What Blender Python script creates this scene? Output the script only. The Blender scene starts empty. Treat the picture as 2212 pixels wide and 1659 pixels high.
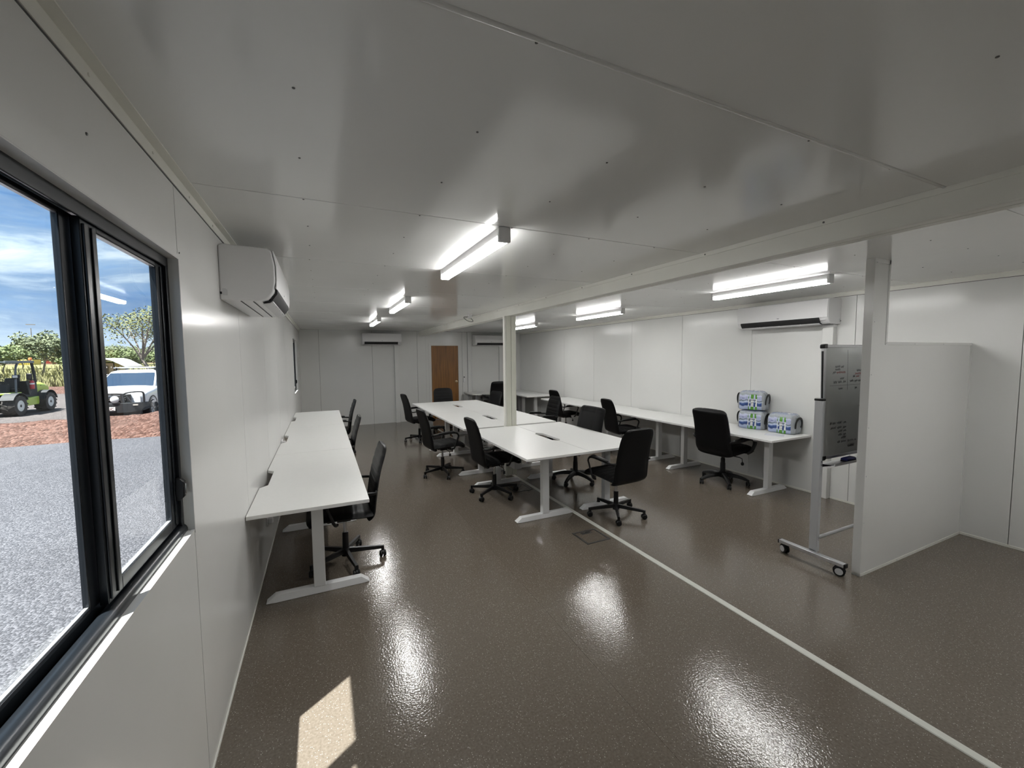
import bpy, math, random
from mathutils import Matrix, Vector
R = math.radians
random.seed(7)
scene = bpy.context.scene
col = scene.collection

# ------------------------------------------------------------------ camera
FPX = 879.8
yaw, pitch, roll = .4361, -.0673, -.0092
F_ = Vector((math.sin(yaw) * math.cos(pitch), math.cos(yaw) * math.cos(pitch), math.sin(pitch)))
R_ = Vector((math.cos(yaw), -math.sin(yaw), 0))
U_ = R_.cross(F_)
r2 = R_ * math.cos(roll) + U_ * math.sin(roll)
u2 = -R_ * math.sin(roll) + U_ * math.cos(roll)
cd = bpy.data.cameras.new('camera')
cam = bpy.data.objects.new('camera', cd)
col.objects.link(cam)
cam.matrix_world = Matrix(((r2.x, u2.x, -F_.x, .4733), (r2.y, u2.y, -F_.y, 0), (r2.z, u2.z, -F_.z, 1.708), (0, 0, 0, 1)))
cd.sensor_fit = 'HORIZONTAL'
cd.sensor_width = 36
cd.lens = FPX / 2212 * 36
cd.clip_start = .02
cd.clip_end = 3000
scene.camera = cam

# ------------------------------------------------------------------ exposure
vs = scene.view_settings
vs.view_transform = 'Standard'
vs.look = 'None'
vs.exposure = 0.0
vs.gamma = 1
vs.use_curve_mapping = False
try:
    scene.cycles.use_denoising = True
    scene.cycles.max_bounces = 7
    scene.cycles.use_adaptive_sampling = True
    scene.cycles.adaptive_threshold = .045
    scene.cycles.adaptive_min_samples = 16
    scene.cycles.diffuse_bounces = 4
    scene.cycles.glossy_bounces = 3
    scene.cycles.transparent_max_bounces = 12
    scene.cycles.sample_clamp_indirect = 6
    scene.cycles.caustics_reflective = False
    scene.cycles.caustics_refractive = False
except Exception:
    pass
LAMP = 104.0          # radiance of the lit batten diffusers

# ------------------------------------------------------------------ sky
w = bpy.data.worlds.new('sky')
scene.world = w
w.use_nodes = True
nt = w.node_tree
nt.nodes.clear()
N = nt.nodes.new
L = nt.links.new
out = N('ShaderNodeOutputWorld')
bg = N('ShaderNodeBackground')
tc = N('ShaderNodeTexCoord')
sep = N('ShaderNodeSeparateXYZ')
L(tc.outputs['Generated'], sep.inputs[0])
def wm(op, a, b=None, clamp=False):
    n = N('ShaderNodeMath')
    n.operation = op
    n.use_clamp = clamp
    for i, v in enumerate((a, b)):
        if v is None:
            continue
        if isinstance(v, (int, float)):
            n.inputs[i].default_value = v
        else:
            L(v, n.inputs[i])
    return n.outputs[0]
cmb = N('ShaderNodeCombineXYZ')            # flattened puffs: the height is stretched before the noise
L(sep.outputs['X'], cmb.inputs[0])
L(sep.outputs['Y'], cmb.inputs[1])
L(wm('MULTIPLY', sep.outputs['Z'], 4.2), cmb.inputs[2])
n1 = N('ShaderNodeTexNoise')
n1.inputs['Scale'].default_value = 3.3
n1.inputs['Detail'].default_value = 9
n1.inputs['Roughness'].default_value = .6
n1.inputs['Distortion'].default_value = .6
L(cmb.outputs[0], n1.inputs['Vector'])
n2 = N('ShaderNodeTexNoise')
n2.inputs['Scale'].default_value = 2.3
n2.inputs['Detail'].default_value = 6
L(cmb.outputs[0], n2.inputs['Vector'])
ramp = N('ShaderNodeValToRGB')           # cloud cover -> colour
e = ramp.color_ramp.elements
e[0].position = .31
e[0].color = (.16, .32, .62, 1)
e[1].position = .64
e[1].color = (.92, .97, 1.0, 1)
for p, c in ((.39, (.24, .42, .70, 1)), (.47, (.34, .50, .72, 1)), (.54, (.62, .76, .90, 1))):
    k = e.new(p)
    k.color = c
L(n1.outputs['Fac'], ramp.inputs['Fac'])
dk = N('ShaderNodeValToRGB')             # grey-blue cloud bases
d = dk.color_ramp.elements
d[0].position = .42
d[0].color = (1, 1, 1, 1)
d[1].position = .66
d[1].color = (.50, .58, .70, 1)
L(n2.outputs['Fac'], dk.inputs['Fac'])
mx = N('ShaderNodeMix')
mx.data_type = 'RGBA'
mx.blend_type = 'MULTIPLY'
mx.inputs['Factor'].default_value = 1
L(ramp.outputs['Color'], mx.inputs['A'])
L(dk.outputs['Color'], mx.inputs['B'])
hz = N('ShaderNodeMix')                  # pale haze at the horizon
hz.data_type = 'RGBA'
hz.inputs['B'].default_value = (.62, .76, .92, 1)
hf = wm('SUBTRACT', 1.0, wm('DIVIDE', wm('ABSOLUTE', sep.outputs['Z']), .10), True)
L(wm('MULTIPLY', hf, .7), hz.inputs['Factor'])
L(mx.outputs['Result'], hz.inputs['A'])
L(hz.outputs['Result'], bg.inputs['Color'])
bg.inputs['Strength'].default_value = 1.5
L(bg.outputs[0], out.inputs[0])

# ------------------------------------------------------------------ sun
sd = bpy.data.lights.new('sun', 'SUN')
sd.energy = 28.0
sd.angle = R(.55)
sd.color = (1, .98, .94)
sun = bpy.data.objects.new('sun', sd)
col.objects.link(sun)
sun.rotation_euler = Vector((.3005, .215, -1)).to_track_quat('-Z', 'Y').to_euler()
sun.location = (-8, -5, 30)

# ------------------------------------------------------------------ materials
def srgb(h):
    h = h.lstrip('#')
    v = [int(h[i:i + 2], 16) / 255 for i in (0, 2, 4)]
    return tuple((c / 12.92 if c <= .04045 else ((c + .055) / 1.055) ** 2.4) for c in v) + (1,)
MATS = {}
def mat(name, color, rough=.5, metal=0., var=0., vscale=8., bump=0., bscale=200., spec=.5, coat=0., detail=3., bdist=.002):
    """Principled material with procedural colour variation and fine relief."""
    if name in MATS:
        return MATS[name]
    m = bpy.data.materials.new(name)
    m.use_nodes = True
    t = m.node_tree
    b = t.nodes['Principled BSDF']
    c = srgb(color) if isinstance(color, str) else tuple(color) + ((1,) if len(color) == 3 else ())
    b.inputs['Base Color'].default_value = c
    b.inputs['Roughness'].default_value = rough
    b.inputs['Metallic'].default_value = metal
    b.inputs['Specular IOR Level'].default_value = spec
    b.inputs['Coat Weight'].default_value = coat
    b.inputs['Coat Roughness'].default_value = .08
    co = t.nodes.new('ShaderNodeTexCoord')
    nz = t.nodes.new('ShaderNodeTexNoise')
    nz.inputs['Scale'].default_value = vscale
    nz.inputs['Detail'].default_value = detail
    t.links.new(co.outputs['Object'], nz.inputs['Vector'])
    rp = t.nodes.new('ShaderNodeValToRGB')
    rp.color_ramp.elements[0].position = .3
    rp.color_ramp.elements[1].position = .7
    rp.color_ramp.elements[0].color = tuple(x * (1 - var) for x in c[:3]) + (1,)
    rp.color_ramp.elements[1].color = tuple(min(1, x * (1 + var)) for x in c[:3]) + (1,)
    t.links.new(nz.outputs['Fac'], rp.inputs['Fac'])
    t.links.new(rp.outputs['Color'], b.inputs['Base Color'])
    if bump:
        bn = t.nodes.new('ShaderNodeTexNoise')
        bn.inputs['Scale'].default_value = bscale
        bn.inputs['Detail'].default_value = 2
        t.links.new(co.outputs['Object'], bn.inputs['Vector'])
        bp = t.nodes.new('ShaderNodeBump')
        bp.inputs['Strength'].default_value = bump
        bp.inputs['Distance'].default_value = bdist
        t.links.new(bn.outputs['Fac'], bp.inputs['Height'])
        t.links.new(bp.outputs['Normal'], b.inputs['Normal'])
    MATS[name] = m
    return m

M_WALL = mat('painted_steel_wall', (.70, .70, .685), .195, spec=.36, var=.015, vscale=2, bump=.05, bscale=260, bdist=.001)
M_CEIL = mat('painted_steel_ceiling', (.78, .785, .77), .125, var=.015, vscale=1.2, bump=.10, bscale=2.2, bdist=.012, detail=1)
M_TRIM = mat('cream_trim', (.74, .735, .68), .35, var=.03, vscale=5)
M_POST = mat('cream_post_paint', (.62, .62, .54), .33, var=.04, vscale=4)
M_JOINT = mat('panel_joint_sealant_and_shadow', (.07, .07, .068), .7)
M_DESK = mat('white_laminate', (.76, .76, .745), .34, var=.012, vscale=40, bump=.03, bscale=600, bdist=.0005)
M_LEG = mat('white_powder_coat', (.72, .725, .73), .36, bump=.03, bscale=700, bdist=.0005)
M_AC = mat('white_plastic', (.74, .735, .74), .32)
M_ACG = mat('pale_grey_plastic', (.60, .60, .61), .38)
M_BLK = mat('black_leatherette', (.0040, .0040, .0045), .5, spec=.22, var=.15, vscale=30, bump=.22, bscale=420, bdist=.0012)
M_BPL = mat('black_plastic', (.006, .006, .0065), .42, spec=.35, bump=.08, bscale=500)
M_BMT = mat('black_metal', (.006, .006, .0065), .36, spec=.4)
M_CHR = mat('chrome', (.55, .55, .56), .15, metal=1)
M_ALU = mat('brushed_aluminium', (.58, .585, .60), .33, metal=.75, var=.03, vscale=60)
M_DARK = mat('dark_slot', (.008, .008, .009), .6)
M_FRAME = mat('charcoal_aluminium', (.009, .0115, .015), .30, metal=.1, var=.08, vscale=20, bump=.03, bscale=500)
M_SEAL = mat('rubber_seal', (.01, .01, .01), .6)

def glass_mat(name, tint=(1, 1, 1), ior=1.45):
    m = bpy.data.materials.new(name)
    m.use_nodes = True
    t = m.node_tree
    t.nodes.clear()
    o = t.nodes.new('ShaderNodeOutputMaterial')
    mixn = t.nodes.new('ShaderNodeMixShader')
    lw = t.nodes.new('ShaderNodeLayerWeight')            # Schlick reflectance, the same from both sides
    lw.inputs['Blend'].default_value = .5
    pw = t.nodes.new('ShaderNodeMath'); pw.operation = 'POWER'; pw.inputs[1].default_value = 5
    t.links.new(lw.outputs['Facing'], pw.inputs[0])
    fr = t.nodes.new('ShaderNodeMath'); fr.operation = 'MULTIPLY_ADD'; fr.inputs[1].default_value = .62; fr.inputs[2].default_value = .025
    t.links.new(pw.outputs[0], fr.inputs[0])
    tr = t.nodes.new('ShaderNodeBsdfTransparent')
    tr.inputs['Color'].default_value = tuple(tint) + (1,)
    gl = t.nodes.new('ShaderNodeBsdfGlossy')
    gl.inputs['Roughness'].default_value = 0.0
    t.links.new(fr.outputs[0], mixn.inputs[0])
    t.links.new(tr.outputs[0], mixn.inputs[1])
    t.links.new(gl.outputs[0], mixn.inputs[2])
    t.links.new(mixn.outputs[0], o.inputs[0])
    MATS[name] = m
    return m
M_GLASS = glass_mat('window_glass', (.95, .97, .97))

def emit_mat(name, color, strength):
    m = bpy.data.materials.new(name)
    m.use_nodes = True
    t = m.node_tree
    b = t.nodes['Principled BSDF']
    b.inputs['Base Color'].default_value = (.8, .8, .8, 1)
    b.inputs['Emission Color'].default_value = tuple(color) + (1,)
    b.inputs['Emission Strength'].default_value = strength
    MATS[name] = m
    return m
M_LAMP = emit_mat('lit_diffuser', (1.0, .992, .97), LAMP)
M_LAMPS = emit_mat('lit_diffuser_edge', (1.0, .992, .97), LAMP * .27)   # the frosted edges glow far less than the face

def floor_mat():
    m = bpy.data.materials.new('speckled_vinyl')
    m.use_nodes = True
    t = m.node_tree
    b = t.nodes['Principled BSDF']
    co = t.nodes.new('ShaderNodeTexCoord')
    ge = t.nodes.new('ShaderNodeNewGeometry')
    pos = ge.outputs['Position']
    v = t.nodes.new('ShaderNodeTexVoronoi')
    v.inputs['Scale'].default_value = 150
    t.links.new(pos, v.inputs['Vector'])
    # pale flecks: only some cells carry one
    lt = t.nodes.new('ShaderNodeMath'); lt.operation = 'LESS_THAN'; lt.inputs[1].default_value = .24
    t.links.new(v.outputs['Distance'], lt.inputs[0])
    sp = t.nodes.new('ShaderNodeSeparateColor')
    t.links.new(v.outputs['Color'], sp.inputs[0])
    gt = t.nodes.new('ShaderNodeMath'); gt.operation = 'GREATER_THAN'; gt.inputs[1].default_value = .80
    t.links.new(sp.outputs[0], gt.inputs[0])
    mu = t.nodes.new('ShaderNodeMath'); mu.operation = 'MULTIPLY'
    t.links.new(lt.outputs[0], mu.inputs[0]); t.links.new(gt.outputs[0], mu.inputs[1])
    nz = t.nodes.new('ShaderNodeTexNoise')
    nz.inputs['Scale'].default_value = 90; nz.inputs['Detail'].default_value = 4
    t.links.new(pos, nz.inputs['Vector'])
    rp = t.nodes.new('ShaderNodeValToRGB')
    rp.color_ramp.elements[0].position = .3; rp.color_ramp.elements[0].color = (.105, .087, .069, 1)
    rp.color_ramp.elements[1].position = .72; rp.color_ramp.elements[1].color = (.155, .131, .106, 1)
    t.links.new(nz.outputs['Fac'], rp.inputs['Fac'])
    mx = t.nodes.new('ShaderNodeMix'); mx.data_type = 'RGBA'
    mx.inputs['B'].default_value = (.46, .43, .37, 1)
    t.links.new(mu.outputs[0], mx.inputs['Factor']); t.links.new(rp.outputs['Color'], mx.inputs['A'])
    t.links.new(mx.outputs['Result'], b.inputs['Base Color'])
    b.inputs['Roughness'].default_value = .115
    b.inputs['Specular IOR Level'].default_value = .5
    bn = t.nodes.new('ShaderNodeTexNoise')
    bn.inputs['Scale'].default_value = 95; bn.inputs['Detail'].default_value = 1.5
    t.links.new(pos, bn.inputs['Vector'])
    b2 = t.nodes.new('ShaderNodeTexNoise')
    b2.inputs['Scale'].default_value = 9; b2.inputs['Detail'].default_value = 2
    t.links.new(pos, b2.inputs['Vector'])
    bp = t.nodes.new('ShaderNodeBump'); bp.inputs['Strength'].default_value = .6; bp.inputs['Distance'].default_value = .0014
    t.links.new(bn.outputs['Fac'], bp.inputs['Height'])
    bq = t.nodes.new('ShaderNodeBump'); bq.inputs['Strength'].default_value = .2; bq.inputs['Distance'].default_value = .003
    t.links.new(b2.outputs['Fac'], bq.inputs['Height']); t.links.new(bp.outputs['Normal'], bq.inputs['Normal'])
    t.links.new(bq.outputs['Normal'], b.inputs['Normal'])
    MATS['speckled_vinyl'] = m
    return m
M_FLOOR = floor_mat()

# ------------------------------------------------------------------ mesh helpers
class MB:
    def __init__(self):
        self.v = []; self.f = []
    def add(self, vs, fs):
        o = len(self.v)
        self.v += [tuple(x) for x in vs]
        self.f += [tuple(i + o for i in f) for f in fs]
        return self
    def box(self, x0, x1, y0, y1, z0, z1, m=None):
        vs = [Vector((x, y, z)) for z in (z0, z1) for y in (y0, y1) for x in (x0, x1)]
        if m is not None:
            vs = [m @ q for q in vs]
        return self.add(vs, [(0, 2, 3, 1), (4, 5, 7, 6), (0, 1, 5, 4), (2, 6, 7, 3), (0, 4, 6, 2), (1, 3, 7, 5)])
    def prism(self, poly, axis, a, b, m=None):
        n = len(poly)
        def P(q, h):
            if axis == 'z': v = Vector((q[0], q[1], h))
            elif axis == 'y': v = Vector((q[0], h, q[1]))
            else: v = Vector((h, q[0], q[1]))
            return m @ v if m is not None else v
        vs = [P(q, a) for q in poly] + [P(q, b) for q in poly]
        fs = [(i, (i + 1) % n, n + (i + 1) % n, n + i) for i in range(n)]
        return self.add(vs, fs + [tuple(range(n - 1, -1, -1)), tuple(range(n, 2 * n))])
    def cyl(self, p0, p1, r0, r1=None, n=16, caps=True):
        r1 = r0 if r1 is None else r1
        p0 = Vector(p0); p1 = Vector(p1); d = (p1 - p0).normalized()
        a = d.orthogonal().normalized(); b = d.cross(a)
        vs = []
        for p, r in ((p0, r0), (p1, r1)):
            vs += [p + (a * math.cos(2 * math.pi * i / n) + b * math.sin(2 * math.pi * i / n)) * r for i in range(n)]
        fs = [(i, (i + 1) % n, n + (i + 1) % n, n + i) for i in range(n)]
        if caps:
            fs += [tuple(range(n - 1, -1, -1)), tuple(range(n, 2 * n))]
        return self.add(vs, fs)
    def lathe(self, prof, n=20, origin=(0, 0, 0), axis='z'):
        vs = []; fs = []
        for r, h in prof:
            for i in range(n):
                a = 2 * math.pi * i / n
                p = (r * math.cos(a), r * math.sin(a), h)
                if axis == 'y': p = (p[0], p[2], p[1])
                if axis == 'x': p = (p[2], p[0], p[1])
                vs.append((p[0] + origin[0], p[1] + origin[1], p[2] + origin[2]))
        for j in range(len(prof) - 1):
            for i in range(n):
                fs.append((j * n + i, j * n + (i + 1) % n, (j + 1) * n + (i + 1) % n, (j + 1) * n + i))
        fs.append(tuple(range(n - 1, -1, -1)))
        fs.append(tuple(range((len(prof) - 1) * n, len(prof) * n)))
        return self.add(vs, fs)
    def tube(self, pts, r, n=8, flat=1.0, up=None, closed=False):
        """sweep; r is a number or a list; flat squashes the section along 'up'."""
        pts = [Vector(p) for p in pts]; k = len(pts); vs = []; fs = []
        for i, p in enumerate(pts):
            if closed:
                d = pts[(i + 1) % k] - pts[i - 1]
            else:
                d = pts[min(i + 1, k - 1)] - pts[max(i - 1, 0)]
            d.normalize()
            u = Vector(up) if up is not None else (Vector((0, 0, 1)) if abs(d.z) < .92 else Vector((1, 0, 0)))
            s = d.cross(u)
            if s.length < 1e-4: s = d.orthogonal()
            s.normalize(); q = s.cross(d).normalized()
            rr = r[i] if isinstance(r, (list, tuple)) else r
            for j in range(n):
                a = 2 * math.pi * (j + .5) / n
                vs.append(p + s * math.cos(a) * rr + q * math.sin(a) * rr * flat)
        m = k if closed else k - 1
        for i in range(m):
            for j in range(n):
                i2 = (i + 1) % k
                fs.append((i * n + j, i * n + (j + 1) % n, i2 * n + (j + 1) % n, i2 * n + j))
        if not closed:
            fs.append(tuple(range(n - 1, -1, -1))); fs.append(tuple(range((k - 1) * n, k * n)))
        return self.add(vs, fs)
    def loft(self, rings, caps=True, closed_ring=True):
        n = len(rings[0]); o = []
        for r in rings: o += list(r)
        fs = []
        for j in range(len(rings) - 1):
            for i in range(n if closed_ring else n - 1):
                fs.append((j * n + i, j * n + (i + 1) % n, (j + 1) * n + (i + 1) % n, (j + 1) * n + i))
        if caps:
            fs.append(tuple(range(n - 1, -1, -1))); fs.append(tuple(range((len(rings) - 1) * n, len(rings) * n)))
        return self.add(o, fs)
    def mesh(self, name, mt, smooth=40):
        me = bpy.data.meshes.new(name)
        me.from_pydata(self.v, [], self.f)
        import bmesh
        bm = bmesh.new(); bm.from_mesh(me)
        bmesh.ops.recalc_face_normals(bm, faces=bm.faces)
        bm.to_mesh(me); bm.free()
        for mm in (mt if isinstance(mt, (list, tuple)) else [mt]):
            me.materials.append(mm)
        if smooth:
            me.polygons.foreach_set('use_smooth', [True] * len(me.polygons))
            me.set_sharp_from_angle(angle=R(smooth))
        me.update()
        return me
    def build(self, name, mt, parent=None, loc=(0, 0, 0), rot=(0, 0, 0), bevel=0, seg=2, smooth=40):
        o = bpy.data.objects.new(name, self.mesh(name, mt, smooth))
        col.objects.link(o)
        o.location = loc; o.rotation_euler = rot
        if parent is not None: o.parent = parent
        if bevel:
            bv = o.modifiers.new('bevel', 'BEVEL')
            bv.width = bevel; bv.segments = seg; bv.limit_method = 'ANGLE'; bv.angle_limit = R(40)
            bv.harden_normals = False
        return o

def empty(name, loc=(0, 0, 0), rz=0):
    o = bpy.data.objects.new(name, None)
    col.objects.link(o)
    o.empty_display_size = .1
    o.location = loc; o.rotation_euler = (0, 0, rz)
    return o
def tag(o, label=None, cat=None, group=None, kind=None):
    if label: o['label'] = label
    if cat: o['category'] = cat
    if group: o['group'] = group
    if kind: o['kind'] = kind
    return o
def copy_tree(o, parent=None):
    c = o.copy()
    col.objects.link(c)
    c.parent = parent
    for ch in o.children:
        copy_tree(ch, c)
    return c
def structure(name, mb, mt, label=None, bevel=0, smooth=40):
    o = mb.build(name, mt, bevel=bevel, smooth=smooth)
    tag(o, label, kind='structure')
    return o
def circ(n, r=1.0, a0=0.0):
    return [(r * math.cos(a0 + 2 * math.pi * i / n), r * math.sin(a0 + 2 * math.pi * i / n)) for i in range(n)]
def rrect(w_, h_, r, n=5, cx=0, cy=0):
    p = []
    for sx, sy, a0 in ((1, 1, 0), (-1, 1, 90), (-1, -1, 180), (1, -1, 270)):
        for i in range(n):
            a = R(a0 + 90 * i / (n - 1))
            p.append((cx + sx * (w_ / 2 - r) + r * math.cos(a), cy + sy * (h_ / 2 - r) + r * math.sin(a)))
    return p

# ================================================================== the room
W, LN, H, Y0 = 5.87, 10.99, 2.40, -1.06       # width, far wall, ceiling height, wall behind the viewer
WIN = [(.80, 1.93, 1.045, 2.085), (8.585, 9.715, 1.045, 2.085)]
DOOR = (3.157, 3.96, 0.0, 2.044)
def minus(r, holes):
    rects = [r]
    for (a0, a1, c0, c1) in holes:
        nxt = []
        for (p0, p1, q0, q1) in rects:
            if a1 <= p0 or a0 >= p1 or c1 <= q0 or c0 >= q1:
                nxt.append((p0, p1, q0, q1)); continue
            if a0 > p0: nxt.append((p0, a0, q0, q1))
            if a1 < p1: nxt.append((a1, p1, q0, q1))
            b0, b1 = max(p0, a0), min(p1, a1)
            if c0 > q0: nxt.append((b0, b1, q0, c0))
            if c1 < q1: nxt.append((b0, b1, c1, q1))
        rects = nxt
    return rects
def wall(name, axis, near, far, skin, a0, a1, joints, holes, label):
    """a backing sheet with one proud panel per bay; 'skin' is the room face."""
    def bx(mb, r, d0, d1):
        lo, hi = min(d0, d1), max(d0, d1)
        if axis == 'x': mb.box(lo, hi, r[0], r[1], r[2], r[3])
        else: mb.box(r[0], r[1], lo, hi, r[2], r[3])
    mb = MB()
    big = [(h[0] - .031, h[1] + .031, h[2] - .031 if h[2] > 0 else h[2], h[3] + .031) for h in holes]
    for r in minus((a0, a1, -.02, H + .02), big): bx(mb, r, near, far)
    o = structure(name, mb, M_JOINT, label)
    js = [a0] + [j for j in joints if a0 < j < a1] + [a1]
    for k in range(len(js) - 1):
        g0 = .0024 if k else 0; g1 = .0024 if k < len(js) - 2 else 0
        pm = MB()
        for r in minus((js[k] + g0, js[k + 1] - g1, 0, H), holes): bx(pm, r, near, skin)
        pm.build('panel', M_WALL, o)
    return o
# floor: slab, four vinyl sheets with welded seams
mb = MB().box(-.1, W + .1, Y0 - .1, LN + .1, -.16, -.004)
floor = structure('floor', mb, mat('seam_weld', (.05, .042, .035), .5), 'glossy brown speckled vinyl floor')
for a, b in ((0, 1.7785), (1.7795, 2.905), (2.94, 4.6995), (4.7005, W)):
    MB().box(a, b, Y0, LN, -.004, 0).build('vinyl_sheet', M_FLOOR, floor)
mb = MB().prism([(2.899, 0), (2.903, .004), (2.944, .004), (2.948, 0)], 'y', Y0, LN)
structure('trim_1', mb, mat('white_floor_strip', (.62, .62, .57), .4, var=.05, vscale=14), 'white joint strip running along the floor')
# walls
wl = wall('wall_left', 'x', -.045, -.072, 0.0, Y0, LN, [.73 + 1.2 * k for k in range(-1, 9)], WIN, 'white panel wall with the two windows')
wb = wall('wall_back', 'y', LN + .045, LN + .10, LN, 0, W, [.423, 1.652, 2.80, 3.03, 4.06, 4.21, 5.25], [DOOR], 'white panel end wall with the timber door')
wr = wall('wall_right', 'x', W + .045, W + .10, W, Y0, LN, [1.312 + 1.2045 * k for k in range(-1, 9)], [], 'white panel wall on the right')
wf = wall('wall_front', 'y', Y0 - .045, Y0 - .10, Y0, 0, W, [1.2, 2.4, 3.6, 4.8], [], 'white panel wall behind the viewer')
# ceiling: one panel per 1.2 m bay and module, screw heads on a 0.5 x 0.4 m grid
mb = MB().box(-.1, W + .1, Y0 - .1, LN + .1, H + .012, H + .06)
ceiling = structure('ceiling', mb, M_JOINT, 'glossy white panel ceiling')
CJ = [Y0, -.385, .82, 2.025, 3.22, 4.405, 5.61, 6.815, 8.02, 9.225, 10.43, LN]
sc_me = MB().lathe([(.004, 0), (.004, -.0016), (.0025, -.0026), (.001, -.0026)], 8).mesh('screw_head', mat('screw_steel', (.14, .14, .135), .45, metal=.3))
for side, (xa, xb) in enumerate(((0, 2.86), (2.97, W))):
    for k in range(len(CJ) - 1):
        lip = .004 if CJ[k + 1] == .82 else 0
        pn = MB().box(xa, xb, CJ[k] + .0025, CJ[k + 1] - .0025, H - lip, H + .012).build('ceiling_panel', M_CEIL, ceiling, bevel=.0015, seg=1)
        if CJ[k] < 5:
            for q in range(3):
                y = CJ[k] + .005 + q * .402
                if y > CJ[k + 1]: continue
                for i in range(5):
                    x = (.428 + .502 * i) if side == 0 else (3.41 + .502 * i)
                    if y < .2: continue
                    s = bpy.data.objects.new('screw_head', sc_me)
                    col.objects.link(s); s.parent = pn
                    s.location = (x + random.uniform(-.006, .006), y + random.uniform(-.004, .004) + (.006 if q == 0 else 0), H - lip)
f = [(.007 * math.cos(R(a)), -.0045 * math.sin(R(a))) for a in range(0, 181, 20)]
MB().prism([(.82 + p[0], H - .004 + p[1]) for p in f], 'x', .02, 2.855).build('joint_bead', M_WALL, ceiling, smooth=60)
# module joint: double beam under the ceiling, post between the desks, post strip on the end wall
mb = MB()
mb.box(2.857, 2.912, Y0, LN - .002, 2.274, H)
mb.box(2.916, 2.972, Y0, LN - .002, 2.274, H)
bm_ = structure('trim_2', mb, M_TRIM, 'cream ceiling beam between the two modules', bevel=.003)
MB().box(2.851, 2.857, Y0, LN - .002, 2.372, H).build('top_flange', M_TRIM, bm_, bevel=.001)
MB().box(2.853, 2.857, Y0, LN - .002, 2.274, 2.283).build('bottom_lip', M_TRIM, bm_, bevel=.001)
for x0, x1 in ((2.972, 3.004),):
    MB().box(x0, x1, Y0, LN - .002, H - .004, H).build('ceiling_flange', M_TRIM, bm_)
for k in range(14):
    y = .55 + k * .72
    MB().lathe([(.005, 0), (.005, .003), (.002, .004)], 8, axis='x').build('screw_head', mat('screw_steel', 'x'), bm_, loc=(2.851, y, 2.385), rot=(0, math.pi, 0))
mb = MB()
mb.box(2.830, 2.905, 5.238, 5.300, 0, 2.274)
post = tag(mb.build('support_post', M_POST, bevel=.004), 'cream double steel post standing between the centre desks', 'post')
MB().box(2.908, 2.982, 5.238, 5.300, 0, 2.274).build('second_tube', M_POST, post, bevel=.004)
MB().box(2.806, 2.830, 5.242, 5.296, 0, 2.274).build('edge_flange', M_TRIM, post, bevel=.003)
mb = MB()
mb.box(2.802, 3.028, LN - .012, LN, 0, 2.36)
structure('trim_3', mb, M_WALL, 'joint strip on the end wall below the beam', bevel=.002)
mb = MB()
mb.box(4.212, 4.332, LN - .03, LN, 0, H)
t4 = structure('trim_4', mb, M_WALL, 'white vertical cover with two raised edges beside the door')
for x in (4.212, 4.318):
    MB().box(x, x + .014, LN - .040, LN - .03, 0, H).build('raised_edge', M_AC, t4, bevel=.002)
# angle trims in the wall and ceiling corners
def angle_trim(name, side, label):
    mb = MB()
    s = 1 if side == 'l' else -1
    x = 0 if side == 'l' else W
    lo = lambda a, b: (min(x + s * a, x + s * b), max(x + s * a, x + s * b))
    a, b = lo(0, .004); mb.box(a, b, Y0, LN, 2.355, H)
    a, b = lo(0, .034); mb.box(a, b, Y0, LN, H - .004, H)
    o = structure(name, mb, M_TRIM, label)
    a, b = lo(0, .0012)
    MB().box(a, b, Y0, LN, 2.3505, 2.355).build('painted_shadow_line', M_JOINT, o)  # dark strip painting in the shadow line below the trim, in the joint colour
    for k in range(12):
        y = .92 + k * .4 if side == 'l' else 1.1 + k * .4
        MB().lathe([(.0045, 0), (.0045, .0025), (.002, .0035)], 8, axis='x').build('screw_head', M_TRIM, o, loc=(x + s * .004, y, 2.374), rot=(0, 0 if s > 0 else math.pi, 0))
    return o
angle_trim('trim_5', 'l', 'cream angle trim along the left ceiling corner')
angle_trim('trim_6', 'r', 'cream angle trim along the right ceiling corner')
structure('baseboard_right', MB().box(W - .006, W, Y0, LN, 0, .022), M_TRIM, 'low base strip along the right wall', bevel=.001)
structure('baseboard_left', MB().box(0, .005, Y0, LN, 0, .012), M_TRIM, 'low base strip along the left wall')
# partition stub: tall post part and a lower screen
PX, PY, PT, PZ = 4.15, 1.612, .052, 1.792
mb = MB()
poly = [(PX, 0), (W, 0), (W, PZ), (4.368, PZ), (4.368, H), (PX, H)]
mb.prism(poly, 'y', PY, PY + PT)
part = structure('wall_partition', mb, M_WALL, 'stepped white partition, tall at its free end')
E2 = .022
MB().box(PX - .002, W, PY - .003, PY, 0, E2).build('base_angle', M_TRIM, part)
MB().box(4.368 - E2, 4.369, PY - .003, PY + PT + .003, PZ, H).build('edge_angle', M_WALL, part, bevel=.001)
MB().box(4.368 - E2, W, PY - .003, PY + PT + .003, PZ - E2, PZ + .001).build('edge_angle', M_WALL, part, bevel=.001)
MB().box(PX, 4.368, PY - .003, PY, H - .03, H).build('top_angle', M_WALL, part)
MB().box(PX - .003, PX, PY - .002, PY + PT + .002, 0, H).build('end_cap', M_WALL, part)
MB().box(W - .02, W, PY - .003, PY, E2, PZ - E2).build('wall_angle', M_WALL, part)
for x, z in ((4.172, 2.37), (4.345, 2.37), (4.172, 1.94), (4.357, 1.94), (4.165, 1.55), (4.165, 1.15), (4.165, .78), (4.165, .42), (4.7, .011), (5.2, .011), (5.6, .011), (4.8, 1.78), (5.3, 1.78), (4.36, 1.785)):
    MB().lathe([(.0042, 0), (.0042, .0025), (.002, .0035)], 8, axis='y').build('rivet', M_ALU, part, loc=(x, PY - .003, z), rot=(0, 0, math.pi))

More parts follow.
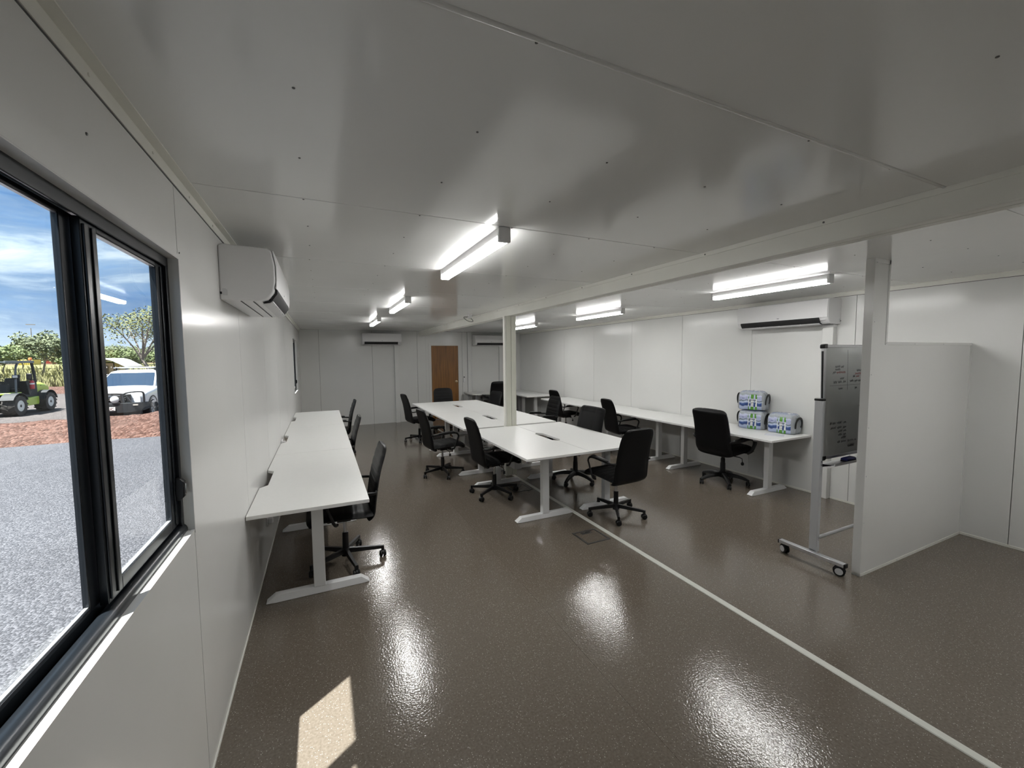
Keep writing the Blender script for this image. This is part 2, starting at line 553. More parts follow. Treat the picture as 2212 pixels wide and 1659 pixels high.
# ------------------------------------------------------------------ windows
def make_window(y0, y1, z0, z1, name, label):
    w_ = empty(name, (0, y0, z0))
    tag(w_, label, kind='structure')
    Wd, Ht = y1 - y0, z1 - z0
    m = Wd * .5 + .03                      # meeting line
    # white lining of the opening
    mb = MB()
    mb.box(-.032, .002, 0, Wd, 0, .003); mb.box(-.032, .002, 0, Wd, Ht - .003, Ht)
    mb.box(-.032, .002, 0, .003, .003, Ht - .003); mb.box(-.032, .002, Wd - .003, Wd, .003, Ht - .003)
    mb.build('reveal_lining', M_WALL, w_)
    mb = MB()
    mb.box(0, .0025, -.016, Wd + .016, Ht, Ht + .016); mb.box(0, .0025, -.016, 0, -.012, Ht); mb.box(0, .0025, Wd, Wd + .016, -.012, Ht)
    mb.build('edge_flashing', M_WALL, w_)
    # outer frame: head, jambs, rounded sill
    hd = MB().box(-.037, -.030, 0, Wd, Ht - .037, Ht).build('head_frame', M_FRAME, w_, bevel=.002)
    MB().box(-.074, -.037, 0, Wd, Ht - .022, Ht + .03).build('head_channel', M_FRAME, hd)
    for s_ in (0, 1):
        jb = MB()
        q = lambda a, b: (a, b) if s_ == 0 else (Wd - b, Wd - a)
        jb.box(-.045, -.030, *q(0, .026), .012, Ht - .03); jb.box(-.072, -.045, *q(-.03, .026), -.03, Ht + .03)
        jb.build('jamb_frame', M_FRAME, w_, bevel=.002)
    pr = [(-.074, -.03), (-.0305, -.03), (-.0205, .004)]
    for i in range(11):
        a = R(-10 + 190 * i / 10)
        pr.append((-.0415 + .0215 * math.cos(a), .011 + .022 * math.sin(a)))
    pr += [(-.0640, .010), (-.0665, .010), (-.0665, .046), (-.074, .046)]
    MB().prism(pr, 'y', 0, Wd).build('sill_frame', M_FRAME, w_, smooth=35)
    # fixed pane (outer) and sliding sash (inner)
    def sash(nm, a, b, x, th, sb, st, zb, zt, l, r):
        s = MB()
        s.box(x, x + th, a, a + l, zb, zt); s.box(x, x + th, b - r, b, zb, zt)
        s.box(x, x + th, a + l, b - r, zb, zb + sb); s.box(x, x + th, a + l, b - r, zt - st, zt)
        o = s.build(nm, M_FRAME, w_, bevel=.002)
        g = MB().box(x + th * .4, x + th * .4 + .004, a + l, b - r, zb + sb, zt - st)
        g.build('pane', M_GLASS, o, smooth=0)
        gk = MB()
        for z in (zb + sb, zt - st - .003): gk.box(x + th * .2, x + th * .8, a + l, b - r, z, z + .003)
        gk.build('glazing_bead', M_ALU, o)
        return o
    sash('fixed_sash', .026, .566, -.076, .014, .012, .012, .046, Ht - .024, .02, .060)
    sl = sash('sliding_sash', .545, Wd - .018, -.060, .019, .036, .020, .040, Ht - .030, .080, .073)
    MB().box(-.041, -.036, .552, .572, .05, Ht - .045).build('pull_rib', M_FRAME, sl, bevel=.0015)
    MB().box(-.041, -.037, .592, .602, .05, Ht - .045).build('pull_rib', M_FRAME, sl, bevel=.0015)
    MB().box(-.041, -.037, Wd - .060, Wd - .052, .05, Ht - .045).build('pull_rib', M_FRAME, sl, bevel=.0015)
    lt = MB()
    zz = .135
    lt.prism([(-.041, zz), (-.026, zz), (-.012, zz + .014), (-.012, zz + .07), (-.024, zz + .084), (-.041, zz + .084)], 'y', Wd - .050, Wd - .024)
    lk = lt.build('latch', M_BPL, sl, bevel=.003)
    MB().box(-.014, -.008, Wd - .040, Wd - .032, zz + .02, zz + .062).build('latch_lever', M_CHR, lk, bevel=.002)
    return w_
make_window(*WIN[0], 'window_1', 'large black framed sliding window close to the viewer')
make_window(*WIN[1], 'window_2', 'far black framed window seen edge on near the end wall')

# ------------------------------------------------------------------ door
def wood_mat():
    m = bpy.data.materials.new('timber_veneer'); m.use_nodes = True
    t = m.node_tree; b = t.nodes['Principled BSDF']
    co = t.nodes.new('ShaderNodeTexCoord'); mp = t.nodes.new('ShaderNodeMapping')
    mp.inputs['Scale'].default_value = (60, 60, 1.6)
    t.links.new(co.outputs['Object'], mp.inputs[0])
    nz = t.nodes.new('ShaderNodeTexNoise'); nz.inputs['Scale'].default_value = 1.0; nz.inputs['Detail'].default_value = 6; nz.inputs['Distortion'].default_value = .6
    t.links.new(mp.outputs[0], nz.inputs['Vector'])
    rp = t.nodes.new('ShaderNodeValToRGB'); rp.color_ramp.elements[0].position = .28; rp.color_ramp.elements[1].position = .72
    rp.color_ramp.elements[0].color = srgb('#5e3b14'); rp.color_ramp.elements[1].color = srgb('#98672c')
    t.links.new(nz.outputs['Fac'], rp.inputs['Fac']); t.links.new(rp.outputs['Color'], b.inputs['Base Color'])
    b.inputs['Roughness'].default_value = .45
    return m
dr = empty('door_1', (DOOR[0], LN, 0)); tag(dr, 'brown timber veneer door in the end wall', kind='structure')
dw = DOOR[1] - DOOR[0]
MB().box(.022, dw - .022, .006, .046, .006, DOOR[3] - .022).build('door_leaf', wood_mat(), dr, bevel=.002)
mb = MB(); mb.box(0, .022, -.012, .09, 0, DOOR[3]); mb.box(dw - .022, dw, -.012, .09, 0, DOOR[3]); mb.box(.022, dw - .022, -.012, .09, DOOR[3] - .022, DOOR[3])
mb.box(-.05, 0, -.012, 0, 0, DOOR[3] + .05); mb.box(dw, dw + .05, -.012, 0, 0, DOOR[3] + .05); mb.box(0, dw, -.012, 0, DOOR[3], DOOR[3] + .05)
mb.build('door_frame', M_WALL, dr, bevel=.002)
kb = MB().lathe([(.031, 0), (.031, .006), (.012, .010), (.011, .035), (.022, .042), (.027, .055), (.022, .068), (.008, .072)], 20, axis='y').build('door_knob', mat('satin_brass', (.48, .38, .24), .28, metal=.9), dr, loc=(dw - .085, .006, 1.03), rot=(0, 0, math.pi))

# ================================================================== lamps
def batten(x, y0, y1, label):
    t = empty('batten_light', (x, (y0 + y1) / 2, H))
    tag(t, label, 'ceiling light', 'linear ceiling battens')
    h = (y1 - y0) / 2
    MB().box(-.029, .029, -h + .02, h - .02, -.046, 0).build('housing', M_AC, t, bevel=.003)
    df = MB().prism([(-.026, -.070), (.026, -.070), (.024, -.0762), (-.024, -.0762)], 'y', -h + .022, h - .022).build('diffuser', M_LAMP, t, smooth=50)
    for q in (-1, 1):
        MB().prism([(q * .0320, -.044), (q * .0320, -.060), (q * .0295, -.0725), (q * .0248, -.0758), (q * .024, -.072), (q * .0280, -.060), (q * .0280, -.044)], 'y', -h + .022, h - .022).build('diffuser_edge', M_LAMPS, df, smooth=50)
    for s in (-1, 1):
        MB().box(-.035, .035, min(s * h, s * (h - .024)), max(s * h, s * (h - .024)), -.078, 0).build('end_cap', M_AC, t, bevel=.004)
    return t
LAB = ['nearest in the left row', 'middle one of the left row', 'farthest in the left row']
for (a, b), l in zip(((2.035, 3.225), (4.73, 5.93), (7.30, 8.50)), LAB):
    batten(1.388, a, b, 'white linear ceiling light, ' + l)
LAB = ['nearest in view in the right row', 'middle one of the right row', 'farthest of the right row, partly behind the post']
for (a, b), l in zip(((2.08, 3.27), (4.79, 5.99), (7.46, 8.66)), LAB):
    batten(4.525, a, b, 'white linear ceiling light, ' + l)
batten(4.525, -.62, .58, 'white linear ceiling light of the right row beside the viewer')

# ================================================================== air conditioners
AC_PROF = [(0, 0), (0, .285), (-.02, .295), (-.225, .288), (-.245, .275), (-.258, .20), (-.258, .11), (-.246, .052), (-.215, .012), (-.17, .002)]
def make_ac(width, loc, rz, label, slot=True, bottom_view=False):
    t = empty('air_conditioner', loc, rz)
    tag(t, label, 'air conditioner', 'split system air conditioners')
    h = width / 2
    MB().prism(AC_PROF, 'x', -h, h).build('body', M_AC, t, bevel=.008, seg=3)
    # front panel, a thin shell with its own edge line
    pr = [(-.2475, .277), (-.2605, .20), (-.2605, .12), (-.2560, .074), (-.2620, .073), (-.2665, .12), (-.2665, .20), (-.2535, .279)]
    fp = MB().prism(pr, 'x', -h + .004, h - .004).build('front_panel', M_AC, t, bevel=.0015)
    lg = MB().prism([(.016 * math.cos(a * .3927), .0045 * math.sin(a * .3927)) for a in range(16)], 'y', -.0005, .0005)
    lg.build('logo', mat('logo_grey', (.22, .22, .24), .4), fp, loc=(0, -.2645, .098), rot=(R(10), 0, 0))
    # outlet slot with louvre
    sl = [(-.262, .074), (-.250, .060), (-.222, .012), (-.188, .0008), (-.188, -.001), (-.228, .004), (-.2600, .050)]
    MB().prism(sl, 'x', -h + .055, h - .09).build('outlet', M_DARK, t)
    MB().prism([(-.238, .006), (-.222, -.004), (-.190, -.010), (-.190, -.006), (-.222, .001), (-.238, .010)], 'x', -h + .06, h - .095).build('louvre', M_ACG, t)
    for x in (-h * .45, 0, h * .45):
        MB().box(x - .004, x + .004, -.236, -.200, .000, .012).build('louvre_arm', M_ACG, t)
    for y in (-.150, -.092):
        MB().box(-h + .03, h - .03, y, y + .006, -.0012, .001).build('bottom_groove', M_DARK, t)
    for s in (-1, 1):
        MB().prism([(-.035, .024), (-.012, .024), (-.012, .060), (-.025, .060), (-.035, .052)], 'x', min(s * (h - .001), s * (h + .0012)), max(s * (h - .001), s * (h + .0012))).build('knockout', M_ACG, t)
        MB().box(min(s * h, s * (h + .002)), max(s * h, s * (h + .002)), -.010, -.001, .030, .042).build('cable_exit', M_DARK, t)
    MB().box(h - .085, h - .030, -.2535, -.245, .040, .052).build('display', M_ACG, t, rot=(0, 0, 0))
    return t
make_ac(.99, (.0, 3.115, 2.022), R(90), 'large white air conditioner on the left wall beside the big window')
make_ac(.955, (1.876, LN, 2.036), 0, 'white air conditioner on the end wall left of the door')
make_ac(.955, (4.843, LN, 2.026), 0, 'white air conditioner on the end wall right of the door')
make_ac(1.10, (W, 3.212, 2.045), R(-90), 'white air conditioner on the right wall above the water packs')
def duct(name, loc, rz, wd, dp, top, label):
    t = empty(name, loc, rz); tag(t, label, 'pipe cover', 'vertical pipe covers below the air conditioners')
    MB().box(-wd / 2, wd / 2, -dp, 0, 0, top).build('cover', M_WALL, t, bevel=.004)
    MB().box(-wd / 2 - .004, wd / 2 + .004, -dp - .003, 0, top - .03, top).build('collar', M_AC, t, bevel=.002)
    return t
duct('pipe_cover', (2.255, LN, 0), 0, .115, .07, 2.034, 'white vertical pipe cover under the air conditioner left of the door')
duct('pipe_cover', (5.225, LN, 0), 0, .115, .07, 2.024, 'white vertical pipe cover under the air conditioner right of the door')
duct('pipe_cover', (W, 2.752, 0), R(-90), .11, .075, 2.043, 'white vertical pipe cover on the right wall beside the whiteboard')

# ================================================================== desks
TZ = .718
def desk(name, loc, rz, Ln, Dp, label, group, box=False):
    """local x = length, local y = from the rear edge (0) to the sitter's edge."""
    t = empty(name, loc, rz); tag(t, label, 'desk', group)
    c, s = .275, .215
    poly = [(-Ln / 2, 0), (-c, 0), (-s, .052), (s, .052), (c, 0), (Ln / 2, 0), (Ln / 2, Dp), (-Ln / 2, Dp)]
    key = (Ln, Dp)
    if key not in DESKM:
        DESKM[key] = MB().prism(poly, 'z', TZ - .025, TZ).mesh('tabletop', M_DESK)
    o = bpy.data.objects.new('tabletop', DESKM[key]); col.objects.link(o); o.parent = t
    bv = o.modifiers.new('bevel', 'BEVEL'); bv.width = .002; bv.segments = 2; bv.limit_method = 'ANGLE'
    for sx in (-1, 1):
        x = sx * (Ln / 2 - .255)
        for nm, me, bw in (('leg', LEGM, .003), ('foot', FOOTM, .002), ('side_rail', RAILM, .002)):
            q = bpy.data.objects.new(nm, me); col.objects.link(q); q.parent = t; q.location = (x, Dp / 2 + .03, 0)
            b2 = q.modifiers.new('bevel', 'BEVEL'); b2.width = bw; b2.segments = 2; b2.limit_method = 'ANGLE'
    mb = MB()
    for y in (Dp / 2 - .01, Dp / 2 + .05): mb.box(-Ln / 2 + .27, Ln / 2 - .27, y, y + .02, TZ - .065, TZ - .028)
    mb.build('long_rail', M_LEG, t)
    if box:
        b = MB().box(-.11, .11, .04, .15, .20, .33).build('cable_box', M_AC, t, loc=(box, .06, 0), bevel=.004)
        MB().box(-.11, .11, .05, .14, .33, .70).build('cable_drop', M_LEG, t, loc=(box, .06, 0)).scale = (.25, .4, 1)
    return t
DESKM = {}
LEGM = MB().box(-.030, .030, -.039, .039, .048, TZ - .028).mesh('leg', M_LEG)
fl = .34
FOOTM = MB().loft([[(-.035, y, z0), (.035, y, z0), (.035 - c, y, z1), (-.035 + c, y, z1)] for y, z0, z1, c in
                   ((-fl, .006, .008, .004), (-fl + .055, .002, .050, .008), (fl - .055, .002, .050, .008), (fl, .006, .008, .004))]).mesh('foot', M_LEG)
RAILM = MB().box(-.022, .022, -.27, .27, TZ - .058, TZ - .0265).mesh('side_rail', M_LEG)
G1 = 'desks along the left wall'; G2 = 'desks in the centre block'; G3 = 'desks along the right wall'
for k, l in enumerate(('nearest the big window', 'in the middle of the row', 'at the far end of the row')):
    desk('desk', (.004, 2.968 + 1.812 * (k + .5), 0), R(-90), 1.806, .738, 'white desk on the left wall, ' + l, G1)
desk('desk', (2.965, 4.336, 0), R(90), 1.788, .735, 'white desk nearest the viewer on the left side of the centre block', G2, box=.62)
desk('desk', (2.970, 4.336, 0), R(-90), 1.788, .736, 'white desk nearest the viewer on the right side of the centre block', G2)
for k, l in enumerate(('just beyond the cream post', 'at the far end')):
    yy = 5.308 + 1.765 * (k + .5)
    desk('desk', (2.947, yy, 0), R(90), 1.761, .735, 'white desk on the left side of the centre block, ' + l, G2)
    desk('desk', (2.951, yy, 0), R(-90), 1.761, .735, 'white desk on the right side of the centre block, ' + l, G2)
for k, l in enumerate(('carrying the water bottle packs', 'second from the water bottle packs', 'farthest from the water bottle packs')):
    desk('desk', (5.849, 2.910 + 1.808 * (k + .5), 0), R(90), 1.802, .750, 'white desk on the right wall, ' + l, G3)
desk('desk', (4.952, LN - .078, 0), R(180), 1.79, .75, 'white desk along the end wall right of the door', 'desks in the far right corner')
desk('desk', (5.849, 9.545, 0), R(90), 1.20, .80, 'short white desk in the far right corner against the right wall', 'desks in the far right corner')

# ================================================================== chairs
def sheet(prof, hw, th, front, nv, nu, sq=.55):
    """upholstered slab: rings across the width, lofted along prof(v)->(x,z)."""
    rings = []
    for j in range(nv + 1):
        v = j / nv
        x, z = prof(v); x2, z2 = prof(min(1, v + .01)); x1, z1 = prof(max(0, v - .01))
        tx, tz = x2 - x1, z2 - z1; l = math.hypot(tx, tz) or 1
        nx, nz = tz / l, -tx / l
        hwv, thv = hw(v), th(v)
        ring = []
        for i in range(nu + 1):
            u = -1 + 2 * i / nu
            e = max(.0, 1 - abs(u) ** 5) ** .5
            d = thv * (sq * e) + front(u, v) * e
            ring.append((x + nx * d, u * hwv, z + nz * d))
        for i in range(nu - 1, 0, -1):
            u = -1 + 2 * i / nu
            e = max(.0, 1 - abs(u) ** 5) ** .5
            d = -thv * ((1 - sq) * e)
            ring.append((x + nx * d, u * hwv, z + nz * d))
        rings.append(ring)
    return MB().loft(rings)
def curve(pts):
    def f(v):
        n = len(pts) - 1; t = min(max(v, 0), 1) * n; i = min(int(t), n - 1); s = t - i
        p0 = pts[max(i - 1, 0)]; p1 = pts[i]; p2 = pts[i + 1]; p3 = pts[min(i + 2, n)]
        return tuple(.5 * ((2 * p1[k]) + (-p0[k] + p2[k]) * s + (2 * p0[k] - 5 * p1[k] + 4 * p2[k] - p3[k]) * s * s + (-p0[k] + 3 * p1[k] - 3 * p2[k] + p3[k]) * s ** 3) for k in range(len(p1)))
    return f
def groove(t, n, w_=.16):
    q = (t * n) % 1.0
    d = min(q, 1 - q)
    return max(0, 1 - d / w_)
def end_round(v, a, b, w_, ra, rb):
    if v < a: s = (a - v) / a; return w_ - ra * (1 - math.sqrt(max(0, 1 - s * s)))
    if v > b: s = (v - b) / (1 - b); return w_ - rb * (1 - math.sqrt(max(0, 1 - s * s)))
    return w_
CAST = MB()
for s in (-1, 1):
    CAST.lathe([(.010, s * .006), (.026, s * .006), (.028, s * .010), (.028, s * .020), (.022, s * .025), (.006, s * .025)], 14, (0, 0, .028), 'y')
CAST.cyl((0, -.006, .028), (0, .006, .028), .010, n=10)
CAST.prism([(.020 * math.cos(R(a)) * 1.55, .030 + .031 * math.sin(R(a))) for a in range(0, 181, 30)], 'y', -.006, .006)
CAST.cyl((0, 0, .045), (0, 0, .074), .0075, n=8)
CAST = CAST.mesh('caster', M_BPL)
SLEG = MB()
SLEG.loft([[(r, -w2, z0), (r, w2, z0), (r, w2 * .8, z1), (r, -w2 * .8, z1)] for r, w2, z0, z1 in ((.018, .017, .082, .122), (.16, .0145, .078, .108), (.305, .012, .072, .095))])
SLEG.box(.281, .305, -.012, .012, .058, .090)
SLEG = SLEG.mesh('base_leg', M_BMT)
xl = []
for i in range(8):
    a = i / 7; r = .02 + .29 * a
    zt = .150 - .02 * a - .05 * a ** 3; tk = .052 - .022 * a; hw2 = .031 - .011 * a
    xl.append([(r, -hw2, zt - tk), (r, hw2, zt - tk), (r, hw2 * .9, zt - .012), (r, hw2 * .45, zt), (r, -hw2 * .45, zt), (r, -hw2 * .9, zt - .012)])
XLEG = MB().loft(xl).mesh('base_leg', M_BPL)
def base(root, legmesh, rz, hub):
    b = hub.build('base_hub', M_BMT if legmesh is SLEG else M_BPL, root, rot=(0, 0, rz))
    for k in range(5):
        a = k * 2 * math.pi / 5
        o = bpy.data.objects.new('base_leg', legmesh); col.objects.link(o); o.parent = b; o.rotation_euler = (0, 0, a)
        c = bpy.data.objects.new('caster', CAST); col.objects.link(c); c.parent = b
        c.location = (.293 * math.cos(a), .293 * math.sin(a), 0); c.rotation_euler = (0, 0, a + 1.1 + k * 1.9)
    return b
def slim_chair():
    root = empty('office_chair')
    pf = curve([(-.165, .405), (-.205, .44), (-.222, .54), (-.240, .66), (-.270, .80), (-.325, .975)])
    MB0 = sheet(pf, lambda v: end_round(v, .08, .86, .242 - .022 * v, .03, .09), lambda v: .050 - .016 * v, lambda u, v: -.0065 * groove((v - .2) / .72, 9) if .2 < v < .93 else 0, 84, 16)
    MB0.build('backrest', M_BLK, root, smooth=60)
    sf = curve([(-.215, .445), (-.12, .448), (0, .455), (.12, .458), (.21, .452), (.262, .415)])
    # seat: prof runs rear to front, 'front' surface must look up
    sm = sheet(lambda v: sf(1 - v), lambda v: end_round(v, .14, .92, .245, .05, .03), lambda v: .066, lambda u, v: -.0065 * groove((v - .1) / .85, 7) if .1 < v < .95 else 0, 56, 16)
    sm.build('seat', M_BLK, root, smooth=60)
    for s in (-1, 1):
        pts = [(-.235, s * .225, .635), (-.215, s * .262, .632), (-.10, s * .268, .641), (.05, s * .268, .648), (.115, s * .268, .636), (.142, s * .267, .600), (.132, s * .262, .56), (.085, s * .254, .43), (.06, s * .225, .412)]
        f = curve(pts)
        arm = MB().tube([f(i / 28) for i in range(29)], .0125, 8, flat=.62, up=(0, 1, 0)).build('arm', M_BMT, root, smooth=60)
        MB().tube([(-.16, s * .268, .650), (-.14, s * .268, .655), (-.02, s * .268, .662), (.06, s * .268, .666), (.085, s * .268, .662)], [.012, .022, .024, .022, .010], 10, flat=.55).build('arm_pad', M_BPL, arm, smooth=60)
    MB().cyl((0, 0, .24), (0, 0, .385), .0145, n=14).build('gas_lift', M_CHR, root)
    mm = MB(); mm.box(-.10, .09, -.075, .075, .385, .418); mm.box(-.045, .06, -.05, .05, .362, .388); mm.cyl((.085, 0, .372), (.135, 0, .365), .017, n=12)
    mm.build('tilt_mechanism', M_BMT, root, bevel=.004)
    lv = MB().tube([(.02, -.05, .378), (.02, -.20, .380), (.02, -.232, .372), (.02, -.238, .345)], .0045, 6)
    lv.box(.008, .032, -.246, -.230, .315, .348)
    lv.build('lever', M_BPL, root)
    hb = MB().lathe([(.036, .062), (.036, .118), (.026, .126), (.024, .255), (.018, .258)], 16)
    base(root, SLEG, R(-18), hb)
    return root
def exec_chair():
    root = empty('executive_chair')
    pf = curve([(-.155, .43), (-.205, .50), (-.225, .62), (-.250, .76), (-.285, .90), (-.325, 1.0)])
    def fr(u, v):
        d = .012 * math.cos(u * 1.2)
        if .30 < abs(u) < .62: d -= .011 * max(0, 1 - abs(abs(u) - .50) / .05)
        if abs(u) < .5: d -= .010 * max(0, 1 - abs(v - .46) / .02)
        d -= .008 * max(0, 1 - abs(v - .86) / .02)
        return d
    sheet(pf, lambda v: end_round(v, .12, .86, .262 - .014 * v, .045, .055), lambda v: end_round(v, .1, .88, .098, .03, .06), fr, 60, 30, sq=.6).build('backrest', M_BLK, root, smooth=60)
    sf = curve([(-.205, .455), (-.10, .460), (.02, .470), (.13, .476), (.22, .470), (.275, .430)])
    sheet(lambda v: sf(1 - v), lambda v: end_round(v, .16, .9, .262, .07, .04), lambda v: end_round(v, .12, .95, .115, .04, .02), lambda u, v: -.008 * max(0, 1 - abs(abs(u) - .55) / .05), 40, 26, sq=.5).build('seat', M_BLK, root, smooth=60)
    for s in (-1, 1):
        f = curve([(-.215, s * .245, .60), (-.20, s * .290, .625), (-.09, s * .300, .630), (.06, s * .300, .645), (.150, s * .300, .634), (.196, s * .300, .590), (.190, s * .297, .54), (.150, s * .285, .47), (.12, s * .25, .43)])
        n = 30
        arm = MB().tube([f(i / n) for i in range(n + 1)], [.019 + .011 * math.sin(math.pi * i / n) for i in range(n + 1)], 10, flat=.75, up=(0, 1, 0)).build('arm', M_BPL, root, smooth=60)
        MB().tube([(-.12, s * .300, .638), (-.08, s * .300, .650), (.03, s * .300, .662), (.11, s * .300, .662), (.15, s * .300, .648)], [.010, .026, .029, .027, .010], 10, flat=.5).build('arm_pad', M_BLK, arm, smooth=60)
    MB().cyl((0, 0, .16), (0, 0, .40), .022, n=14).build('gas_lift', M_BMT, root)
    mm = MB(); mm.box(-.11, .10, -.09, .09, .392, .425); mm.box(-.05, .07, -.055, .055, .365, .395); mm.cyl((.09, 0, .378), (.15, 0, .365), .022, n=12)
    mm.build('tilt_mechanism', M_BMT, root, bevel=.004)
    lv = MB().tube([(.03, -.06, .385), (.03, -.21, .385), (.03, -.245, .375), (.03, -.25, .335)], .006, 6)
    lv.lathe([(.006, .335), (.018, .322), (.020, .305), (.012, .292)], 12, (.03, -.25, 0))
    lv.build('lever', M_BPL, root)
    hb = MB().lathe([(.045, .085), (.052, .10), (.050, .150), (.034, .160), (.031, .27), (.027, .28), (.027, .33), (.022, .335)], 16)
    base(root, XLEG, R(-15), hb)
    return root
slim0, exec0 = slim_chair(), exec_chair()
used = set()
def place(proto, x, y, deg, spin, label, group):
    c = proto if proto.name not in used else copy_tree(proto)
    used.add(proto.name)
    c.location = (x, y, 0); c.rotation_euler = (0, 0, R(deg))
    for ch in c.children:
        if ch.name.startswith('base_hub'): ch.rotation_euler = (0, 0, R(spin))
    tag(c, label, 'chair', group)
    return c
GA = 'chairs at the left wall desks'; GB = 'chairs on the left side of the centre desks'; GC = 'chairs on the right side of the centre desks'; GD = 'chairs at the right wall desks'
place(slim0, .600, 3.60, 180, 30, 'black ribbed office chair at the left wall desk nearest the window', GA)
place(slim0, .560, 5.50, 180, 10, 'black ribbed office chair at the middle desk of the left wall', GA)
place(slim0, .660, 7.66, 180, 50, 'black ribbed office chair at the far desk of the left wall', GA)
place(slim0, 2.365, 4.60, 2, 142, 'black office chair in front of the nearest centre desk, left side, seat tucked in', GB)
place(slim0, 2.020, 5.74, 6, 192, 'black ribbed office chair pulled out left of the cream post', GB)
place(slim0, 2.240, 8.30, 8, 180, 'black office chair at the far left corner of the centre desks', GB)
place(slim0, 3.020, 9.12, -96, 0, 'black ribbed office chair at the far end of the centre desks before the timber door', 'single chairs')
place(exec0, 3.560, 4.60, 183, 245, 'padded black executive chair on the right side of the nearest centre desk', GC)
place(slim0, 4.020, 6.42, 178, 20, 'black ribbed office chair right of the centre desks just beyond the post', GC)
place(slim0, 3.520, 7.92, 192, 60, 'black ribbed office chair partly behind the post, far right of the centre desks', GC)
place(slim0, 3.285, 3.415, 94, -2, 'black office chair seen from behind at the near right corner of the centre desks', 'single chairs')
place(exec0, 5.262, 3.655, 2, 159, 'padded black executive chair at the desk with the water bottle packs', GD)
place(slim0, 5.130, 5.50, -8, 100, 'black office chair at the second desk of the right wall', GD)
place(slim0, 5.290, 7.55, 0, 30, 'black office chair at the farthest desk of the right wall', GD)
xc = place(exec0, 4.61, 9.93, 92, 10, 'tall padded black executive chair at the end wall desk, half hidden by the post', 'single chairs')
xc.scale = (1.05, 1.05, 1.06)

# ================================================================== whiteboard on castors
wbX, wbY = 4.03, 1.895
t = empty('mobile_whiteboard', (wbX, wbY, 0)); tag(t, 'mobile whiteboard on castors standing behind the partition', 'whiteboard')
M_WB = mat('whiteboard_enamel', (.50, .515, .51), .16, var=.05, vscale=3)
BW = 1.22
for s, x in ((0, 0.0), (1, BW + .10)):
    f = MB().box(x - .022, x + .022, -.245, .245, .078, .106).build('foot_bar', M_ALU, t, bevel=.003)
    for y in (-.245, .245):
        MB().box(x - .023, x + .023, y - .004, y + .004, .077, .107).build('end_plug', M_BPL, f)
        MB().box(x - .013, x + .013, y - .006, y + .006, .084, .100).build('end_socket', M_DARK, f)
    for y in (-.205, .205):
        c = MB()
        for q in (-1, 1): c.lathe([(.010, q * .005), (.036, q * .005), (.038, q * .009), (.038, q * .018), (.030, q * .022), (.004, q * .022)], 18, (0, 0, .038), 'x')
        c.prism([(.042 * math.cos(R(a)), .040 + .042 * math.sin(R(a))) for a in range(-10, 200, 30)], 'x', -.005, .005)
        c.cyl((0, 0, .06), (0, 0, .08), .012, n=10)
        k = c.build('caster', M_BPL, t, loc=(x, y, 0), rot=(0, 0, R(18 if y < 0 else -24)))
        for q in (-1, 1): MB().lathe([(.020, q * .0222), (.026, q * .0222), (.026, q * .0235), (.020, q * .0235)], 18, (0, 0, .038), 'x').build('wheel_ring', M_ACG, k)
    p = MB().box(x + .022, x + .060, -.030, .030, .10, 1.335) if s == 0 else MB().box(x - .060, x - .022, -.030, .030, .10, 1.335)
    po = p.build('post', mat('grey_aluminium', (.56, .57, .59), .4, metal=.3), t, bevel=.004)
    cx = x + .041 if s == 0 else x - .041
    MB().box(cx - .022, cx + .022, -.033, .033, 1.332, 1.352).build('post_cap', M_BPL, po, bevel=.006)
    for z in (.205, .225, .815, .845):
        MB().lathe([(.008, 0), (.008, .003), (.003, .004)], 10, axis='y').build('bolt', M_CHR, po, loc=(cx, -.030, z), rot=(0, 0, math.pi))
    MB().box(x + .022 - (.0 if s == 0 else .044), x + .026, -.02, .02, .10, .112).build('foot_plate', M_ALU, po)
MB().tube([(.060, 0, .20), (BW + .04, 0, .20)], .014, 10).build('cross_bar', M_ALU, t)
tr = MB().prism([(-.115, .822), (-.115, .842), (-.110, .842), (-.107, .828), (-.030, .826), (-.030, .800), (.0, .800), (.0, .820)], 'x', .060, BW + .02).build('pen_tray', M_ALU, t, bevel=.001)
MB().box(-.02, .060, -.110, -.104, .818, .830).build('tray_end', M_AC, tr)
bd = empty('board', (.075, -.004, 1.318)); bd.parent = t; bd.rotation_euler = (R(-1.5), 0, 0)
BH = .90
MB().box(0, BW - .05, -.010, .010, -BH / 2, BH / 2).build('panel', M_WB, bd)
fr = MB(); fr.box(-.012, BW - .038, -.014, .014, BH / 2 - .012, BH / 2 + .012); fr.box(-.012, BW - .038, -.014, .014, -BH / 2 - .012, -BH / 2 + .012)
fr.box(-.012, .012, -.014, .014, -BH / 2, BH / 2); fr.box(BW - .062, BW - .038, -.014, .014, -BH / 2, BH / 2)
fr.build('edge_frame', M_ALU, bd, bevel=.003)
MB().box(-.016, -.011, -.006, .006, -BH / 2 + .05, BH / 2 - .04).build('side_gap', M_BPL, bd)
for sx in (0, 1):
    for sz in (-1, 1):
        MB().prism([(-.02, -.018), (.026, -.018), (.026, .018), (-.008, .018), (-.02, .006)], 'y', -.018, .018).build('corner_cap', M_BPL, bd, loc=((BW - .05) * sx, 0, sz * BH / 2), rot=(0, R(0 if sz > 0 else 180), 0) if sx == 0 else (0, R(0 if sz > 0 else 180), 0), bevel=.004)
